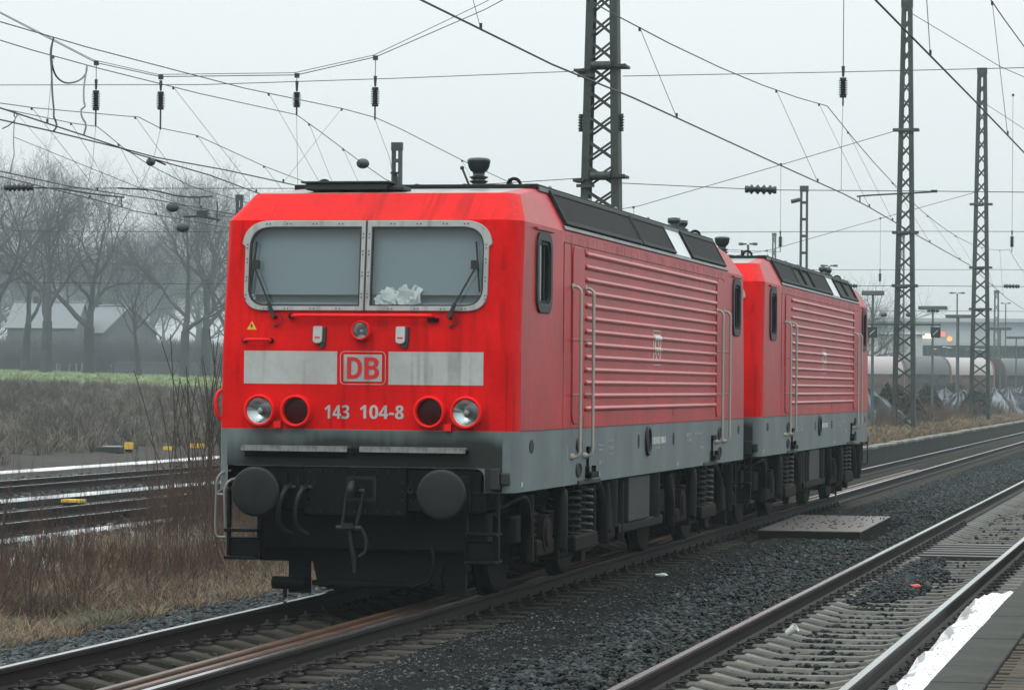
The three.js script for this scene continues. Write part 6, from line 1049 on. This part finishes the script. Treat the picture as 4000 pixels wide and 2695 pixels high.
{
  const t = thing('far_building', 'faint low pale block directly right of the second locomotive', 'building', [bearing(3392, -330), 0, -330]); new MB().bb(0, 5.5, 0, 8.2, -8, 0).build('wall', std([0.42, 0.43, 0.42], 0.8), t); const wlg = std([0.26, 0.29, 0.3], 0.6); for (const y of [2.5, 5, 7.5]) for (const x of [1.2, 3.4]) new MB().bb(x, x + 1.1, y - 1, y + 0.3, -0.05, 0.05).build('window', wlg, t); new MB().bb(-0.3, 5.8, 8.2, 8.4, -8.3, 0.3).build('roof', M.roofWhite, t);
}
// ---------------------------------------------------------------- shoots, markers, snow lines, litter
{ // tall willow shoots left of the front locomotive
  const t = thing('sapling', 'clump of tall thin leafless shoots left of the front locomotive', 'shrub', [-9.5, groundY(-9.5, -25), -25]), R = rng(17);
  for (let i = 0; i < 40; i++) {
    const a = R() * 6.28, q = 0.1 + R() * 0.6, h = 1.6 + R() * 2.0, dx = (R() - 0.62) * 1.0, dz = (R() - 0.5) * 0.5, P = f => V(Math.cos(a) * q + dx * f * f, h * f, Math.sin(a) * q + dz * f), b = new MB(); b.tube([P(0), P(0.25), P(0.5), P(0.75), P(1)], 0.0085, 5, 10);
    for (let k = 0; k < 6; k++) { const f = 0.35 + R() * 0.6, p = P(f), s = R() < 0.5 ? -1 : 1, l = 0.12 + R() * 0.25; b.cyl(p, V(p.x + s * l * 0.5, p.y + l, p.z + (R() - 0.5) * 0.15), 0.004, 0.0015, 3, true); }
    b.build('shoot', M.stemBrown, t);
  }
  const b = new MB(); for (let i = 0; i < 420; i++) { const a = R() * 6.28, q = Math.sqrt(R()) * 0.85, h = 0.5 + R() * 1.1, p = V(Math.cos(a) * q * 1.2, 0, Math.sin(a) * q); b.cyl(p, V(p.x + (R() - 0.5) * 0.5, h, p.z + (R() - 0.5) * 0.4), 0.006, 0.002, 3, true); } const br = b.build('twigs', std([0.10, 0.055, 0.035], 0.9), t); br.userData.kind = 'stuff';
}
for (const [x, z, h, lab, sd] of [[-4.4, -3.5, 1.0, 'short thin shoot leaning by the bank edge', 3], [-7.6, -5.5, 1.5, 'thin tall shoot at the left edge of the bank', 4], [-6.9, -9, 1.3, 'thin shoot before the left tracks', 5]]) { const t = thing('sapling', lab, 'shrub', [x, groundY(x, z), z]), R = rng(sd), b = new MB(); for (let i = 0; i < 4; i++) { const dx = (R() - 0.5) * 0.5; b.tube([V(0, 0, 0), V(dx * 0.3, h * 0.5, 0.02), V(dx, h * (0.8 + R() * 0.3), (R() - 0.5) * 0.2)], 0.006, 4, 6); } b.build('shoot', M.stemBrown, t); }
const mark = (label, x, y, z, w, h, d) => { const t = thing('marker_box', label, 'marker', [x, y, z], 'small yellow marker boxes by the left tracks'); new MB().rb(-w / 2, w / 2, 0, h, -d / 2, d / 2, 0.01).build('cover', M.yellow, t); new MB().bb(-w * 0.4, w * 0.4, -0.25, 0.01, -d * 0.4, d * 0.4).build('base', M.iron, t); };
mark('flat yellow box lying beside the nearest left rail', -13.1, -0.24, -28.4, 0.40, 0.06, 0.3); mark('yellow box beside a dark switch machine beyond the left tracks', -25.8, -0.12, -67.9, 0.24, 0.22, 0.2); mark('small low yellow box between the others beyond the left tracks', -25.8, -0.24, -71.8, 0.28, 0.14, 0.2); mark('wide yellow box close to the thin shoots', -25.8, -0.20, -74.9, 0.46, 0.15, 0.25);
{ const t = thing('switch_machine', 'dark switch machine with pale top left of the yellow boxes', 'machine', [-26.0, -0.22, -66.8]); new MB().rb(-0.45, 0.35, 0, 0.2, -0.25, 0.25, 0.03).cyl(V(-0.35, 0.2, 0), V(-0.2, 0.42, 0), 0.02, 0.02, 6).build('machine_case', M.greyDark, t); new MB().rb(-0.25, 0.3, 0.2, 0.225, -0.2, 0.2, 0.01).build('lid', M.trim, t); }
{ // thin remains of snow along the left tracks
  const strip = (label, pts, w) => { const p = [], idx = []; const N = 90; for (let i = 0; i <= N; i++) { const t = i / N, k = Math.min(pts.length - 2, Math.floor(t * (pts.length - 1))), f = t * (pts.length - 1) - k, x = lerp(pts[k][0], pts[k + 1][0], f), y = lerp(pts[k][1], pts[k + 1][1], f), z = lerp(pts[k][2], pts[k + 1][2], f), ww = w * (0.25 + 1.2 * vnoise(i * 0.35, 3, 0, 8) * (0.5 + vnoise(i * 1.3, 5, 0, 9))); p.push(x - ww / 2, y - 0.02, z, x - ww * 0.1, y + 0.05, z, x + ww / 2, y - 0.02, z); } for (let i = 0; i < N; i++) for (const o of [0, 1]) { const a = i * 3 + o; idx.push(a, a + 1, a + 3, a + 1, a + 4, a + 3); } const g = new THREE.BufferGeometry(); g.setAttribute('position', new THREE.Float32BufferAttribute(p, 3)); g.setIndex(idx); g.computeVertexNormals(); boxUV(g); tag(mesh('snow', g, M.snow), label, 'snow', null, 'stuff'); };
  strip('thin snow line along the far edge of the left tracks', [[-22.3, -0.33, -40], [-22.6, -0.33, -62], [-23.2, -0.33, -95]], 0.20); strip('snow remains along the sleeper ends nearest to the bank', [[-9.75, -0.36, -14], [-9.8, -0.36, -20], [-9.9, -0.37, -27]], 0.10); strip('snow remains between the left tracks', [[-15.6, -0.36, -24], [-15.4, -0.36, -45], [-15.5, -0.36, -70]], 0.10); strip('snow remains beyond the farther left rails', [[-19.9, -0.36, -36], [-19.8, -0.36, -58], [-19.7, -0.36, -80]], 0.12);
}
{ // litter
  const c = thing('drink_can', 'crushed red drink can lying on the sleepers of the front track', 'can', [X2 - 0.02, -0.19, -7.9], null, 0.6); new MB().lathe([[0.001, 0], [0.026, 0], [0.033, 0.012], [0.031, 0.06], [0.033, 0.105], [0.026, 0.115], [0.001, 0.115]], V(-0.06, 0, 0), V(0.06, 0.01, 0), 14).build('can_body', std([0.55, 0.04, 0.04], 0.3), c); new MB().cyl(V(0.055, 0.0095, 0), V(0.058, 0.01, 0), 0.026, 0.026, 12).build('can_end', M.steel, c);
  const w = thing('drink_can', 'red and white can lying in the snow by the platform', 'can', [5.62, -0.06, 0.6], null, 0.2); new MB().lathe([[0.001, 0], [0.026, 0], [0.033, 0.012], [0.033, 0.105], [0.026, 0.115], [0.001, 0.115]], V(-0.06, 0, 0), V(0.06, 0.0, 0), 14).build('can_body', std([0.6, 0.05, 0.05], 0.3), w); new MB().cyl(V(-0.03, 0, 0), V(-0.005, 0, 0), 0.0335, 0.0335, 14).build('white_band', M.white, w);
  const k = thing('paper_cup', 'pale paper cup lying against the left rail of the front track', 'cup', [3.98, -0.15, -0.3], null, 0.4); new MB().lathe([[0.028, 0], [0.041, 0.10], [0.043, 0.10], [0.043, 0.105], [0.038, 0.10], [0.026, 0.005], [0.001, 0.005]], V(0, 0, 0), V(0.6, 0.5, 0.4), 16).build('cup_body', M.paper, k);
  const b = thing('wrapper', 'crumpled white wrapper on the dark grit beside the locomotives', 'litter', [1.55, -0.13, -8.0]); const g = new THREE.IcosahedronGeometry(0.06, 1), a = g.attributes.position; for (let i = 0; i < a.count; i++) { const f = 0.7 + 0.6 * hash(Math.round(a.getX(i) * 99), Math.round(a.getY(i) * 99), 3); a.setXYZ(i, a.getX(i) * f * 1.3, a.getY(i) * f * 0.6, a.getZ(i) * f); } g.computeVertexNormals(); new MB().add(g).build('wrapper_body', M.paper, b);
}
renderer.render(scene, camera);
